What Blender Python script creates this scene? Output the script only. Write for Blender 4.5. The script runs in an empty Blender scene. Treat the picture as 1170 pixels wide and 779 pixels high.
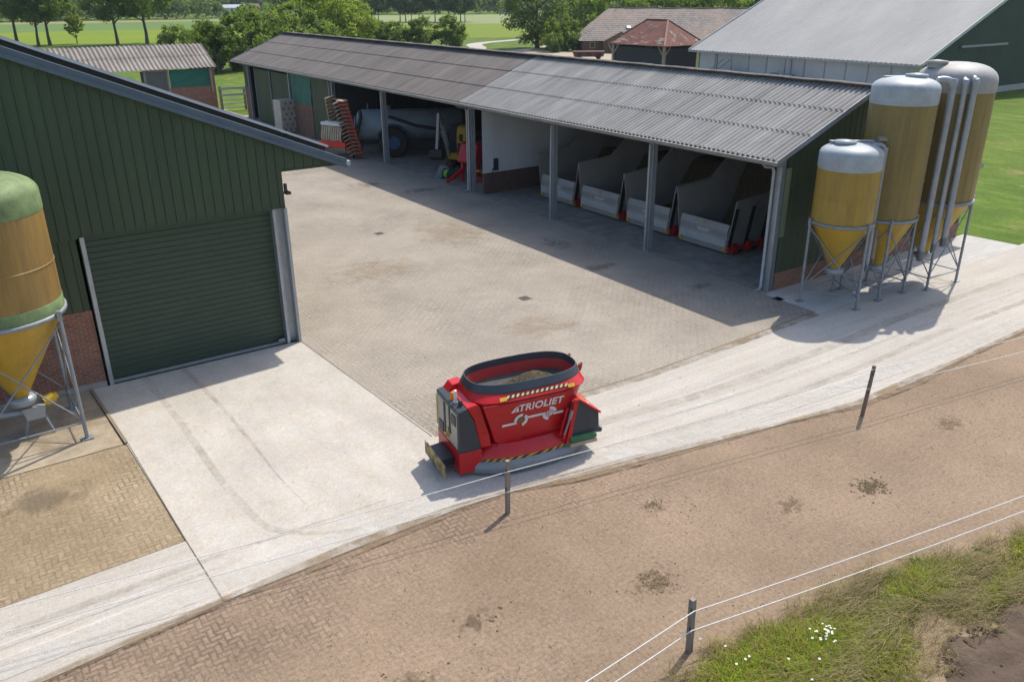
import bpy, bmesh, math, random
import numpy as np
from mathutils import Matrix, Vector
R = math.radians
random.seed(7)
S = bpy.context.scene
C = S.collection

# ------------------------------------------------------------------ camera
CAMH = 9.5
F_PX, PITCH, ROLL, HEAD = 945.5, 0.3977, 0.00563, 0.60468
_fw = Vector((math.sin(HEAD)*math.cos(PITCH), math.cos(HEAD)*math.cos(PITCH), -math.sin(PITCH)))
_rt = Vector((math.cos(HEAD), -math.sin(HEAD), 0)); _dn = _fw.cross(_rt)
_r2 = _rt*math.cos(ROLL)+_dn*math.sin(ROLL); _d2 = -_rt*math.sin(ROLL)+_dn*math.cos(ROLL)
cam = bpy.data.cameras.new('camera'); co = bpy.data.objects.new('camera', cam); C.objects.link(co)
cam.sensor_width = 36; cam.lens = F_PX/1170*36; cam.clip_start = .1; cam.clip_end = 8000
m = Matrix((_r2, -_d2, -_fw)).transposed().to_4x4(); m.translation = (0, 0, CAMH)
co.matrix_world = m
S.camera = co
# ------------------------------------------------------------------ light
SUN_AZ, SUN_EL = R(68), R(57)            # azimuth clockwise from +Y
w = bpy.data.worlds.new('World'); S.world = w; w.use_nodes = True
nt = w.node_tree; bg = nt.nodes['Background']
sky = nt.nodes.new('ShaderNodeTexSky'); sky.sky_type = 'NISHITA'; sky.sun_disc = False
sky.sun_elevation = SUN_EL; sky.sun_rotation = SUN_AZ
sky.air_density = 1.0; sky.dust_density = 2.0; sky.ozone_density = 1.0
nt.links.new(sky.outputs[0], bg.inputs[0]); bg.inputs[1].default_value = .15
sl = bpy.data.lights.new('sun', 'SUN'); sl.energy = 3.1; sl.angle = R(.6); sl.color = (1, .94, .84)
so = bpy.data.objects.new('sun', sl); C.objects.link(so)
sd = Vector((math.sin(SUN_AZ)*math.cos(SUN_EL), math.cos(SUN_AZ)*math.cos(SUN_EL), math.sin(SUN_EL)))
so.rotation_euler = sd.to_track_quat('Z', 'Y').to_euler(); so.location = (60, 20, 80)
S.view_settings.view_transform = 'Standard'; S.view_settings.look = 'None'
S.view_settings.exposure = .56; S.view_settings.gamma = 1
S.cycles.max_bounces = 6; S.cycles.volume_bounces = 0; S.cycles.transparent_max_bounces = 8

# ------------------------------------------------------------------ material helpers
class NT:
    def __init__(s, name):
        s.m = bpy.data.materials.new(name); s.m.use_nodes = True
        s.t = s.m.node_tree; s.b = s.t.nodes['Principled BSDF']; s.out = s.t.nodes['Material Output']
    def n(s, typ, ins=None, **kw):
        x = s.t.nodes.new('ShaderNode'+typ)
        for k, v in kw.items(): setattr(x, k, v)
        for k, v in (ins or {}).items(): s.set(x.inputs[k], v)
        return x
    def set(s, sock, v):
        if hasattr(v, 'is_linked') or hasattr(v, 'links'): s.t.links.new(v, sock)
        elif hasattr(v, 'outputs'): s.t.links.new(v.outputs[0], sock)
        else:
            if isinstance(v, tuple) and len(v) == 3 and len(sock.default_value) == 4: v = (*v, 1)
            sock.default_value = v
    def math(s, op, a, b=0., c=None):
        i = {0: a, 1: b}
        if c is not None: i[2] = c
        return s.n('Math', i, operation=op)
    def mix(s, f, a, b, typ='MIX'):
        x = s.n('MixRGB', {0: f, 1: a, 2: b}, blend_type=typ); return x
    def noise(s, vec, scale, detail=3, rough=.6, dist=0):
        x = s.n('TexNoise', {'Scale': scale, 'Detail': detail, 'Roughness': rough, 'Distortion': dist})
        if vec is not None: s.set(x.inputs['Vector'], vec)
        return x
    def ramp(s, f, *stops):
        x = s.n('ValToRGB', {0: f}); e = x.color_ramp.elements
        while len(e) < len(stops): e.new(.5)
        for k, (p, c) in enumerate(stops):
            e[k].position = p; e[k].color = (*c, 1) if isinstance(c, tuple) else (c, c, c, 1)
        return x
    def pos(s): return s.n('NewGeometry').outputs['Position']
    def obj(s): return s.n('TexCoord').outputs['Object']
    def scale(s, v, sc):
        return s.n('Mapping', {'Vector': v, 'Scale': sc})
    def fin(s, col, rough=.6, metal=0, bump=None, bd=.01, bs=.5, spec=.5):
        s.set(s.b.inputs['Base Color'], col); s.set(s.b.inputs['Roughness'], rough)
        s.set(s.b.inputs['Metallic'], metal); s.b.inputs['Specular IOR Level'].default_value = spec
        if bump is not None:
            bn = s.n('Bump', {'Height': bump, 'Distance': bd, 'Strength': bs}); s.set(s.b.inputs['Normal'], bn)
        return s.m

def simple(name, c1, c2=None, scale=3, rough=.6, metal=0, stretch=(1, 1, 1), bump=0, world=False, spec=.5, lo=.35, hi=.68):
    k = NT(name); p = k.pos() if world else k.obj()
    p = k.scale(p, stretch)
    if c2 is None: c2 = tuple(x*.78 for x in c1)
    n1 = k.noise(p, scale, 5, .65); n2 = k.noise(p, scale*9, 2)
    f = k.ramp(k.math('ADD', k.math('MULTIPLY', n1.outputs[0], .75), k.math('MULTIPLY', n2.outputs[0], .25)), (lo, 0.), (hi, 1.))
    col = k.mix(f.outputs[0], c1, c2)
    r = k.math('ADD', k.math('MULTIPLY', n1.outputs[0], .2), rough-.1)
    return k.fin(col.outputs[0], r.outputs[0], metal, n2.outputs[0] if bump else None, bump or .01, spec=spec)

def herringbone(k, p, unit):
    """2:1 pavers laid herringbone: returns (joint distance in units, brick id value 0..1)"""
    s = k.n('SeparateXYZ', {0: p})
    x = k.math('DIVIDE', s.outputs[0], unit); y = k.math('DIVIDE', s.outputs[1], unit)
    ix = k.math('FLOOR', x); iy = k.math('FLOOR', y)
    fx = k.math('FRACT', x); fy = k.math('FRACT', y)
    mm = k.math('FLOORED_MODULO', k.math('SUBTRACT', ix, iy), 4.)
    eq = [k.math('COMPARE', mm, float(i), .1) for i in range(4)]
    d = k.math('MINIMUM', k.math('MINIMUM', k.math('ADD', fx, eq[1]), k.math('ADD', k.math('SUBTRACT', 1., fx), eq[0])),
               k.math('MINIMUM', k.math('ADD', fy, eq[2]), k.math('ADD', k.math('SUBTRACT', 1., fy), eq[3])))
    # cell m=2 is the lower half (joint at top suppressed on the upper one), ids of both halves agree
    bx = k.math('SUBTRACT', ix, eq[1]); by = k.math('ADD', iy, eq[3])
    v = k.n('CombineXYZ', {0: bx, 1: by})
    wn = k.n('TexWhiteNoise', {'Vector': v}, noise_dimensions='3D')
    return d, wn

def paver_mat(name, c1, c2, joint, unit, dirt=None, dirt_amt=.5, jw=.07, jstr=.7, dscale=.6, spots=None, grad=False):
    k = NT(name); p = k.pos()
    wob = k.noise(p, 3.0, 2)
    pw = k.n('VectorMath', {0: p, 1: k.n('VectorMath', {0: wob.outputs['Color'], 'Scale': .03}, operation='SCALE').outputs[0]}, operation='ADD').outputs[0]
    d, wn = herringbone(k, pw, unit)
    col = k.mix(wn.outputs[0], c1, c2)
    big = k.noise(p, .35, 4, .6); mid = k.noise(p, 2.2, 5, .7); fine = k.noise(p, 45, 3, .7)
    col = k.mix(k.ramp(mid.outputs[0], (.35, 0.), (.7, .45)).outputs[0], col, tuple(x*.72 for x in c1))
    jm = k.ramp(d, (jw*.4, 1.), (jw*1.6, 0.))
    fac = k.math('MULTIPLY', jm.outputs[0], jstr)
    if dirt:
        dn = k.noise(p, dscale, 7, .68, .4)
        dm = k.ramp(dn.outputs[0], (.5-dirt_amt*.45, 0.), (.78-dirt_amt*.5, 1.))
        if grad:   # more sand has been carried onto the paving away from the road's left end
            sx = k.n('SeparateXYZ', {0: p}); gx = k.n('MapRange', {0: sx.outputs[0], 1: 3., 2: 12., 3: 0., 4: .09})
            gy = k.n('MapRange', {0: sx.outputs[1], 1: 11.5, 2: 9., 3: -.12, 4: .06})
            dm = k.ramp(k.math('ADD', dn.outputs[0], k.math('ADD', gx, gy)), (.5-dirt_amt*.45, 0.), (.78-dirt_amt*.5, 1.))
        fac = k.math('MULTIPLY', fac, k.math('SUBTRACT', 1., k.math('MULTIPLY', dm.outputs[0], .78)))
        dcol = k.mix(k.ramp(fine.outputs[0], (.3, 0.), (.7, 1.)).outputs[0], dirt, tuple(x*.74 for x in dirt))
        col = k.mix(fac, col, joint)
        col = k.mix(k.math('MULTIPLY', dm.outputs[0], .8), col, dcol)
    else:
        col = k.mix(fac, col, joint)
    col = k.mix(.35, col, k.ramp(big.outputs[0], (.3, tuple(x*.75 for x in c1)), (.7, tuple(min(1, x*1.18) for x in c2))).outputs[0])
    gr = k.noise(p, 14, 4, .75)
    col = k.mix(.75, col, k.ramp(gr.outputs[0], (.3, .62), (.5, 1.), (.72, 1.3)).outputs[0], 'MULTIPLY')
    col = k.mix(.6, col, k.ramp(fine.outputs[0], (.3, .55), (.7, 1.4)).outputs[0], 'MULTIPLY')
    if spots:
        sn = k.noise(p, 1.7, 8, .75, .6)
        sm = k.ramp(sn.outputs[0], (.64, 0.), (.72, .85))
        col = k.mix(sm.outputs[0], col, spots)
    h = k.math('ADD', k.math('MULTIPLY', jm.outputs[0], -.6), k.math('MULTIPLY', fine.outputs[0], .5))
    return k.fin(col.outputs[0], .9, 0, h.outputs[0], .006, .6, spec=.25)

def concrete_mat(name, c1, c2, streak=(.12, 1.6, 1), warm=None, sw=.5, shade=.5):
    k = NT(name); p = k.pos()
    a = k.noise(p, .28, 6, .62, .3); b = k.noise(p, 1.9, 6, .7); f = k.noise(p, 38, 3, .7)
    st = k.noise(k.scale(p, streak), 1.5, 6, .7, .25); st2 = k.noise(k.scale(p, (streak[0]*2, streak[1]*6, 1)), 1.2, 4, .7)
    col = k.mix(k.ramp(a.outputs[0], (.3, 0.), (.72, 1.)).outputs[0], c1, c2)
    if warm: col = k.mix(k.ramp(b.outputs[0], (.42, 0.), (.75, .75)).outputs[0], col, warm)
    col = k.mix(sw, col, k.ramp(st.outputs[0], (.32, shade), (.62, 1.12)).outputs[0], 'MULTIPLY')
    col = k.mix(sw*.7, col, k.ramp(st2.outputs[0], (.35, .72), (.6, 1.1)).outputs[0], 'MULTIPLY')
    gr = k.noise(k.scale(p, (1, 1.6, 1)), 11, 5, .78, .5)
    col = k.mix(.6, col, k.ramp(gr.outputs[0], (.3, .74), (.5, 1.), (.72, 1.2)).outputs[0], 'MULTIPLY')
    col = k.mix(.5, col, k.ramp(f.outputs[0], (.3, .65), (.7, 1.25)).outputs[0], 'MULTIPLY')
    sp = k.noise(p, 6.5, 3, .5); col = k.mix(k.ramp(sp.outputs[0], (.74, 0.), (.78, .5)).outputs[0], col, tuple(x*.5 for x in c1))
    return k.fin(col.outputs[0], .88, 0, f.outputs[0], .004, .5, spec=.3)

def brick_mat(name, c1, c2, mortar, axis='X'):
    k = NT(name); s = k.n('SeparateXYZ', {0: k.pos()})
    v = k.n('CombineXYZ', {0: s.outputs[0 if axis == 'X' else 1], 1: s.outputs[2]})
    b = k.n('TexBrick', {'Vector': v, 'Color1': c1, 'Color2': c2, 'Mortar': mortar, 'Scale': 1., 'Mortar Size': .009, 'Bias': -.1, 'Brick Width': .22, 'Row Height': .065})
    n = k.noise(k.pos(), 2.5, 5, .7)
    col = k.mix(.55, b.outputs[0], k.ramp(n.outputs[0], (.3, .6), (.7, 1.2)).outputs[0], 'MULTIPLY')
    return k.fin(col.outputs[0], .9, 0, b.outputs['Fac'], -.006, .6, spec=.2)

def leaf_mat(name, c1, c2, c3=None, scale=.5, trans=.5):
    k = NT(name); p = k.obj(); g = k.pos()
    n = k.noise(p, scale, 4, .65); f = k.n('TexWhiteNoise', {'Vector': k.n('VectorMath', {0: g, 1: (.35, .35, .35)}, operation='SNAP').outputs[0]})
    col = k.mix(k.ramp(n.outputs[0], (.35, 0.), (.66, 1.)).outputs[0], c1, c2)
    col = k.mix(k.math('MULTIPLY', f.outputs[0], .4), col, c3 or tuple(x*1.35 for x in c2))
    k.fin(col.outputs[0], .6, 0, spec=.25)
    tr = k.n('BsdfTranslucent', {'Color': k.mix(.5, col, (.3, .42, .04)).outputs[0]})
    mx = k.n('MixShader', {0: trans, 1: k.b, 2: tr}); k.t.links.new(mx.outputs[0], k.out.inputs[0])
    return k.m

# ------------------------------------------------------------------ mesh builder
class MB:
    def __init__(s): s.v = []; s.f = []; s.mi = []; s.sm = []
    def add(s, vs, fs, mi=0, smooth=False):
        o = len(s.v); s.v += [tuple(map(float, q)) for q in vs]
        for f in fs: s.f.append([o+i for i in f]); s.mi.append(mi); s.sm.append(smooth)
        return s
    def box(s, x0, y0, z0, x1, y1, z1, mi=0):
        vs = [(x, y, z) for z in (z0, z1) for y in (y0, y1) for x in (x0, x1)]
        return s.add(vs, [(0, 2, 3, 1), (4, 5, 7, 6), (0, 1, 5, 4), (2, 6, 7, 3), (0, 4, 6, 2), (1, 3, 7, 5)], mi)
    def bar(s, a, b, w, h=None, up=(0, 0, 1), mi=0):
        a = Vector(a); b = Vector(b); d = (b-a).normalized(); u = Vector(up)
        if abs(d.dot(u)) > .98: u = Vector((1, 0, 0))
        x = d.cross(u).normalized(); y = x.cross(d).normalized(); h = h or w
        vs = [p+x*i*w/2+y*j*h/2 for p in (a, b) for i, j in ((-1, -1), (1, -1), (1, 1), (-1, 1))]
        return s.add(vs, [(3, 2, 1, 0), (4, 5, 6, 7), (0, 1, 5, 4), (1, 2, 6, 5), (2, 3, 7, 6), (3, 0, 4, 7)], mi)
    def tube(s, pts, r, n=8, mi=0, cap=True):
        pts = [Vector(p) for p in pts]; N = len(pts); rr = r if isinstance(r, (list, tuple)) else [r]*N
        vs = []; prev = None
        for i, p in enumerate(pts):
            d = (pts[min(i+1, N-1)]-pts[max(i-1, 0)]).normalized()
            if prev is None:
                u = Vector((0, 0, 1)) if abs(d.z) < .9 else Vector((1, 0, 0))
                x = d.cross(u).normalized()
            else: x = (prev-d*prev.dot(d)).normalized()
            prev = x; y = d.cross(x)
            vs += [p+(x*math.cos(2*math.pi*j/n)+y*math.sin(2*math.pi*j/n))*rr[i] for j in range(n)]
        fs = [(i*n+j, i*n+(j+1) % n, (i+1)*n+(j+1) % n, (i+1)*n+j) for i in range(N-1) for j in range(n)]
        s.add(vs, fs, mi, True)
        if cap: s.add(vs[:n], [tuple(range(n))[::-1]], mi); s.add(vs[-n:], [tuple(range(n))], mi)
        return s
    def lathe(s, c, prof, n=32, mi=0, cap=(True, True)):
        cx, cy, cz = c
        vs = [(cx+r*math.cos(2*math.pi*j/n), cy+r*math.sin(2*math.pi*j/n), cz+z) for r, z in prof for j in range(n)]
        fs = [(i*n+j, i*n+(j+1) % n, (i+1)*n+(j+1) % n, (i+1)*n+j) for i in range(len(prof)-1) for j in range(n)]
        s.add(vs, fs, mi, True)
        if cap[0]: s.add(vs[:n], [tuple(range(n))[::-1]], mi)
        if cap[1]: s.add(vs[-n:], [tuple(range(n))], mi)
        return s
    def disc(s, c, axis, r, th, n=20, mi=0, r2=None):
        c = Vector(c); a = Vector(axis).normalized()*th/2
        return s.tube([c-a, c+a], [r, r2 or r], n, mi)
    def prism(s, poly, vec, mi=0):
        n = len(poly); P = [Vector(p) for p in poly]; v = Vector(vec)
        return s.add(P+[p+v for p in P], [tuple(range(n))[::-1], tuple(range(n, 2*n))]+[(i, (i+1) % n, n+(i+1) % n, n+i) for i in range(n)], mi)
    def sheet(s, poly, z, mi=0): return s.add([(x, y, z) for x, y in poly], [tuple(range(len(poly)))], mi)
    def loft(s, rings, mi=0, smooth=True, close0=False, close1=False):
        n = len(rings[0]); vs = [p for r in rings for p in r]
        s.add(vs, [(i*n+j, i*n+(j+1) % n, (i+1)*n+(j+1) % n, (i+1)*n+j) for i in range(len(rings)-1) for j in range(n)], mi, smooth)
        if close0: s.add(rings[0], [tuple(range(n))[::-1]], mi)
        if close1: s.add(rings[-1], [tuple(range(n))], mi)
        return s
    def build(s, name, mats, parent=None, world=False, bevel=0, rec=False):
        me = bpy.data.meshes.new(name); v = s.v
        if world and parent is not None:
            o = WL(parent); v = [(x-o[0], y-o[1], z-o[2]) for x, y, z in v]
        me.from_pydata(v, [], s.f)
        for q in (mats if isinstance(mats, (list, tuple)) else [mats]): me.materials.append(q)
        me.polygons.foreach_set('material_index', s.mi); me.polygons.foreach_set('use_smooth', s.sm)
        me.update()
        if bevel:
            bm = bmesh.new(); bm.from_mesh(me); bmesh.ops.remove_doubles(bm, verts=bm.verts, dist=1e-4)
            bmesh.ops.recalc_face_normals(bm, faces=bm.faces)
            es = [e for e in bm.edges if len(e.link_faces) == 2 and e.calc_face_angle(0) > .5]
            bmesh.ops.bevel(bm, geom=es, offset=bevel, segments=1, affect='EDGES', clamp_overlap=True); bm.to_mesh(me); bm.free()
        elif rec:
            bm = bmesh.new(); bm.from_mesh(me); bmesh.ops.recalc_face_normals(bm, faces=bm.faces); bm.to_mesh(me); bm.free()
        ob = bpy.data.objects.new(name, me); C.objects.link(ob)
        if parent is not None: ob.parent = parent
        return ob
def WL(o):
    p = Vector((0, 0, 0))
    while o is not None: p += Vector(o.location); o = o.parent
    return p
def tag(o, label=None, cat=None, group=None, kind=None):
    if label: o['label'] = label
    if cat: o['category'] = cat
    if group: o['group'] = group
    if kind: o['kind'] = kind
    return o
def thing(name, label, cat, loc=(0, 0, 0), rz=0, group=None):
    o = bpy.data.objects.new(name, None); C.objects.link(o); o.location = loc; o.rotation_euler = (0, 0, rz)
    o.empty_display_size = .2
    return tag(o, label, cat, group)
def copy_tree(o, parent=None):
    c = o.copy(); C.objects.link(c); c.parent = parent
    for ch in list(o.children): copy_tree(ch, c)
    return c
def struct(name, mb, mat, label=None): return tag(mb.build(name, mat), label, None, None, 'structure')

# ------------------------------------------------------------------ materials
GAL = simple('galvanised', (.42, .45, .47), (.3, .33, .36), 6, .45, .55, (1, 1, .4))
GALD = simple('galvanised dull', (.3, .32, .34), (.2, .22, .24), 5, .55, .35)
GREEN = simple('green cladding', (.04, .07, .034), (.03, .053, .028), .8, .5, 0, (1, 1, .3), world=True)
GREEN2 = simple('green door', (.034, .06, .036), (.027, .048, .031), 1.2, .45, 0, (1, 1, 3), world=True)
GREENL = simple('faded green panel', (.085, .115, .062), (.06, .085, .047), .7, .55, 0, (1, 1, .3), world=True)
BRICKX = brick_mat('brick', (.3, .12, .075), (.22, .085, .06), (.3, .25, .2), 'X')
BRICKY = brick_mat('brick side', (.22, .1, .07), (.17, .08, .06), (.22, .19, .16), 'Y')
ROOFD = simple('weathered roof sheet', (.2, .178, .165), (.15, .135, .125), .7, .85, 0, (1, 1, 1), .004, True, .2)
def roof_mat(name, c1, c2, moss, amt):
    k = NT(name); p = k.pos(); n = k.noise(k.scale(p, (.35, 1, .35)), .9, 6, .7); st = k.noise(k.scale(p, (.25, 5, .25)), 1.1, 4, .7); ms = k.noise(p, 3.2, 7, .8)
    c = k.mix(k.ramp(n.outputs[0], (.35, 0.), (.68, 1.)).outputs[0], c1, c2)
    c = k.mix(.65, c, k.ramp(st.outputs[0], (.3, .66), (.6, 1.15)).outputs[0], 'MULTIPLY')
    c = k.mix(k.ramp(ms.outputs[0], (.58, 0.), (.7, amt)).outputs[0], c, moss)
    return k.fin(c.outputs[0], .88, 0, ms.outputs[0], .004, spec=.2)
ROOFL = simple('grey roof sheet', (.4, .39, .375), (.31, .3, .285), .9, .8, 0, (.3, 1, 1), .004, True, .25)
ROOFO = simple('old roof sheet', (.3, .27, .24), (.17, .14, .12), .8, .85, 0, (1, .3, 1), .004, True, .2)
STEELROOF = simple('steel roof', (.275, .275, .27), (.235, .235, .23), .25, .75, 0, (.2, 1, 1), 0, True)
WPANEL = simple('white panel', (.7, .72, .73), (.6, .62, .63), .7, .5, 0, (1, 1, .4), world=True)
GPANEL = simple('grey panel', (.36, .38, .4), (.3, .32, .34), .5, .55, 0, (1, 1, .3), world=True)
BLACK = simple('black', (.02, .02, .022), (.03, .03, .033), 4, .5)
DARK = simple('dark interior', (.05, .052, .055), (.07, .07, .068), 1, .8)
RUBBER = simple('rubber', (.018, .018, .018), (.03, .028, .025), 5, .8)
RED = simple('red paint', (.55, .01, .016), (.44, .014, .016), 2.2, .32)
def dusty_red():
    k = NT('red paint with dust'); p = k.obj(); n = k.noise(p, 2.2, 5, .65); d = k.noise(p, 3.4, 7, .78, .6); sc_ = k.noise(k.scale(p, (9, 9, 1.2)), 4, 3, .6)
    c = k.mix(k.ramp(n.outputs[0], (.35, 0.), (.68, 1.)).outputs[0], (.56, .01, .016), (.45, .014, .016))
    c = k.mix(k.ramp(d.outputs[0], (.56, 0.), (.78, .4)).outputs[0], c, (.34, .2, .14))
    c = k.mix(k.ramp(sc_.outputs[0], (.66, 0.), (.72, .3)).outputs[0], c, (.5, .16, .13))
    r_ = k.math('ADD', k.math('MULTIPLY', d.outputs[0], .5), .08)
    return k.fin(c.outputs[0], r_.outputs[0])
RED = dusty_red()
REDD = simple('dusty red paint', (.36, .03, .025), (.22, .05, .035), 4, .5)
ANTH = simple('anthracite', (.045, .055, .065), (.036, .044, .054), 2, .4)
YEL = simple('yellow paint', (.62, .4, .02), (.5, .32, .03), 3, .45)
WHITE = simple('white paint', (.75, .75, .73), (.62, .62, .6), 3, .5)
ORANGE = simple('orange lens', (.8, .22, .01), None, 5, .25)
WOOD = simple('weathered wood', (.3, .255, .21), (.17, .14, .115), 3, .85, 0, (4, 4, .6), .004)
WOODL = simple('pale timber', (.32, .27, .2), (.22, .18, .13), 3, .8, 0, (1, 1, .4))
GRP = simple('yellow fibreglass', (.4, .265, .04), (.25, .155, .035), 2.2, .45, 0, (2.2, 2.2, .22))
GRPB = simple('browned fibreglass', (.26, .185, .05), (.165, .118, .045), 2.4, .5, 0, (2.4, 2.4, .2))
GRPC = simple('bright fibreglass cone', (.5, .32, .03), (.36, .22, .03), 1.2, .4, 0, (1.5, 1.5, .4))
CAPB = simple('pale blue cap', (.4, .44, .465), (.27, .29, .29), 1.6, .5)
CAPW = simple('dusty cap', (.36, .35, .33), (.27, .26, .24), 1.7, .6)
CAPG = simple('green cap', (.2, .27, .11), (.09, .14, .06), 3.5, .75)
TARP = simple('green tarp', (.02, .16, .11), (.015, .11, .08), 1.4, .6)
PIPE = simple('pipe', (.38, .4, .42), (.28, .3, .32), 3, .42, .3)
FEED = simple('feed mash', (.13, .105, .05), (.035, .028, .016), 14, .95, 0, (1, 1, 1), .03)
ROOFL = roof_mat('grey roof sheet lichen', (.4, .385, .36), (.3, .285, .265), (.2, .19, .15), .5)
ROOFD = roof_mat('weathered roof sheet lichen', (.2, .178, .163), (.145, .13, .12), (.1, .095, .07), .6)
SOLAR = simple('solar glass', (.012, .014, .02), (.016, .018, .025), 2, .2)
HOPPER = simple('dark grey hopper steel', (.36, .35, .33), (.28, .272, .257), 1.2, .5, .1)
BFRONT = simple('bunker front light grey', (.34, .33, .315), (.27, .262, .25), 2, .5)
BFRONT2 = simple('bunker front white', (.47, .475, .475), (.38, .385, .385), 2, .5)
TANKB = simple('tanker blue grey', (.27, .33, .37), (.18, .23, .26), 1.5, .5)
BLUE = simple('blue rim', (.02, .12, .3), (.02, .05, .1), 3, .45)
STRAW = simple('dry straw', (.42, .34, .2), (.3, .23, .12), 6, .9, world=True)
def tri(name, *cols):
    return [simple(name+str(i), c, None, 3, .8, world=True) for i, c in enumerate(cols)]

# ------------------------------------------------------------------ ground
gk = NT('meadow grass'); gp = gk.pos()
a = gk.noise(gp, .02, 4, .6); b = gk.noise(gp, .35, 6, .7); f_ = gk.noise(gp, 6, 4, .75)
col = gk.mix(gk.ramp(a.outputs[0], (.35, 0.), (.65, 1.)).outputs[0], (.085, .15, .016), (.125, .17, .02))
c2_ = gk.noise(gk.scale(gp, (1, .35, 1)), .8, 6, .75)
col = gk.mix(gk.ramp(c2_.outputs[0], (.38, .75), (.55, 0.)).outputs[0], col, (.06, .105, .014))
col = gk.mix(gk.ramp(c2_.outputs[0], (.52, 0.), (.72, .8)).outputs[0], col, (.17, .2, .035))
col = gk.mix(gk.ramp(b.outputs[0], (.57, 0.), (.68, .9)).outputs[0], col, (.23, .175, .085))
col = gk.mix(.6, col, gk.ramp(f_.outputs[0], (.3, .5), (.7, 1.35)).outputs[0], 'MULTIPLY')
GRASS = gk.fin(col.outputs[0], .95, 0, f_.outputs[0], .06, .5, spec=.15)
def field_mat(name, c1, c2):
    k = NT(name); p = k.pos(); n = k.noise(k.scale(p, (.03, .12, 1)), 1., 5, .65); f = k.noise(p, 1.3, 4, .75)
    c = k.mix(k.ramp(n.outputs[0], (.35, 0.), (.65, 1.)).outputs[0], c1, c2)
    c = k.mix(.5, c, k.ramp(f.outputs[0], (.3, .65), (.7, 1.25)).outputs[0], 'MULTIPLY')
    return k.fin(c.outputs[0], .95, spec=.15)
struct('ground', MB().sheet([(-2500, -300), (3500, -300), (3500, 4500), (-2500, 4500)], -.05), GRASS)
def far_strip(name, d0, d1, a0, a1, z, mat):
    pts = [(d0*math.sin(R(t)), d0*math.cos(R(t))) for t in np.linspace(a0, a1, 20)]
    pts += [(d1*math.sin(R(t)), d1*math.cos(R(t))) for t in np.linspace(a1, a0, 20)]
    struct(name, MB().sheet(pts, z), mat)
far_strip('field', 205, 285, -10, 24, -.03, field_mat('lush field', (.12, .19, .01), (.185, .22, .012)))
far_strip('field', 285, 365, -10, 24, -.026, field_mat('blue green field', (.11, .19, .05), (.1, .15, .03)))
far_strip('field', 365, 395, -10, 26, -.03, field_mat('dry field edge', (.26, .22, .11), (.18, .2, .07)))
far_strip('field', 205, 300, 24, 60, -.026, field_mat('yellow green field', (.13, .19, .016), (.16, .2, .018)))
far_strip('field', 300, 430, 26, 60, -.03, field_mat('pale field', (.2, .24, .09), (.23, .25, .12)))

YARD = paver_mat('yard pavers', (.275, .24, .195), (.375, .33, .27), (.1, .085, .066), .14, (.335, .295, .24), .32, .15, .9, .25)
PATCH = paver_mat('klinker patch', (.25, .19, .115), (.42, .335, .225), (.06, .043, .025), .118, (.25, .185, .105), .3, .17, 1., .45)
BROWN = paver_mat('dirty brown pavers', (.215, .156, .11), (.315, .23, .165), (.075, .052, .034), .106, (.268, .194, .125), .43, .17, .85, .45, (.13, .09, .05), grad=True)
ROADM = concrete_mat('road concrete', (.47, .44, .395), (.41, .378, .33), (.1, 1.3, 1), (.43, .38, .31), .38, .7)
PLATE = concrete_mat('apron concrete', (.49, .462, .415), (.445, .41, .36), (.35, .1, 1), (.44, .375, .295), .4, .72)
SLABM = concrete_mat('silo slab concrete', (.47, .455, .43), (.42, .4, .37), (.3, .8, 1), None, .4, .7)
SLABS = concrete_mat('stained slab', (.42, .36, .27), (.36, .29, .2), (.6, .6, 1), (.27, .2, .12), .5, .6)
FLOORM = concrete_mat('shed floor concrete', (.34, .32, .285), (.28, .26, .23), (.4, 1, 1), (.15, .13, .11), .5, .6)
yard_poly = [(7.76, 22.3), (8.0, 14.4), (22.45, 14.4), (22.45, 78), (2, 78), (2, 46), (7.76, 46)]
struct('yard_paving', MB().sheet(yard_poly, 0), YARD)
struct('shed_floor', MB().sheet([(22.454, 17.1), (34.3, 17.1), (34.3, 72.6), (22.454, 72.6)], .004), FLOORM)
low = [(-14, 10.6), (-4, 11.5), (-.41, 11.84), (2.34, 12.05), (4.69, 12.1), (7.02, 12.1), (8.23, 12.01), (9.69, 11.66), (11.03, 11.4), (15.34, 10.63), (17.6, 10.2), (20.03, 10.15), (22.37, 10.2), (25.7, 10.25), (30, 10.1), (48, 9.7)]
struct('concrete_road', MB().sheet(low+[(48, 15.2), (35.1, 14.9), (22.14, 14.9), (14.5, 14.62), (8.06, 14.92), (2.31, 14.17), (-14, 13.6)], .008), ROADM)
struct('silo_slab', MB().sheet([(22.14, 14.75), (35.2, 14.7), (35.0, 17.06), (22.62, 17.06), (22.14, 16.9)], .012), SLABM)
struct('door_apron', MB().sheet([(2.34, 12.06), (4.69, 12.11), (7.02, 12.11), (8.23, 12.02), (8.12, 14.9), (7.72, 22.25), (2.06, 22.25), (2.29, 14.2)], .016), PLATE)
struct('klinker_paving', MB().sheet([(-14, 18.5), (2.17, 18.73), (2.29, 14.2), (-14, 13.62)], -.004), PATCH)
struct('silo_slab', MB().sheet([(-14, 22.25), (1.98, 22.25), (2.1, 18.75), (-14, 18.5)], .002), SLABS)
struct('kerb', MB().bar((2.02, 22.2, -.03), (2.16, 18.72, -.03), .07, .16), simple('kerb concrete', (.25, .2, .14), None, 4, .9, world=True))
struct('kerb', MB().bar((22.3, 16.95, -.03), (22.45, 73, -.03), .1, .08), simple('pale kerb', (.34, .31, .27), (.22, .2, .17), 2, .9, world=True))
struct('cow_path', MB().sheet(low[::-1]+[(-14, -8), (48, -8)], -.008), BROWN)
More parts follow.
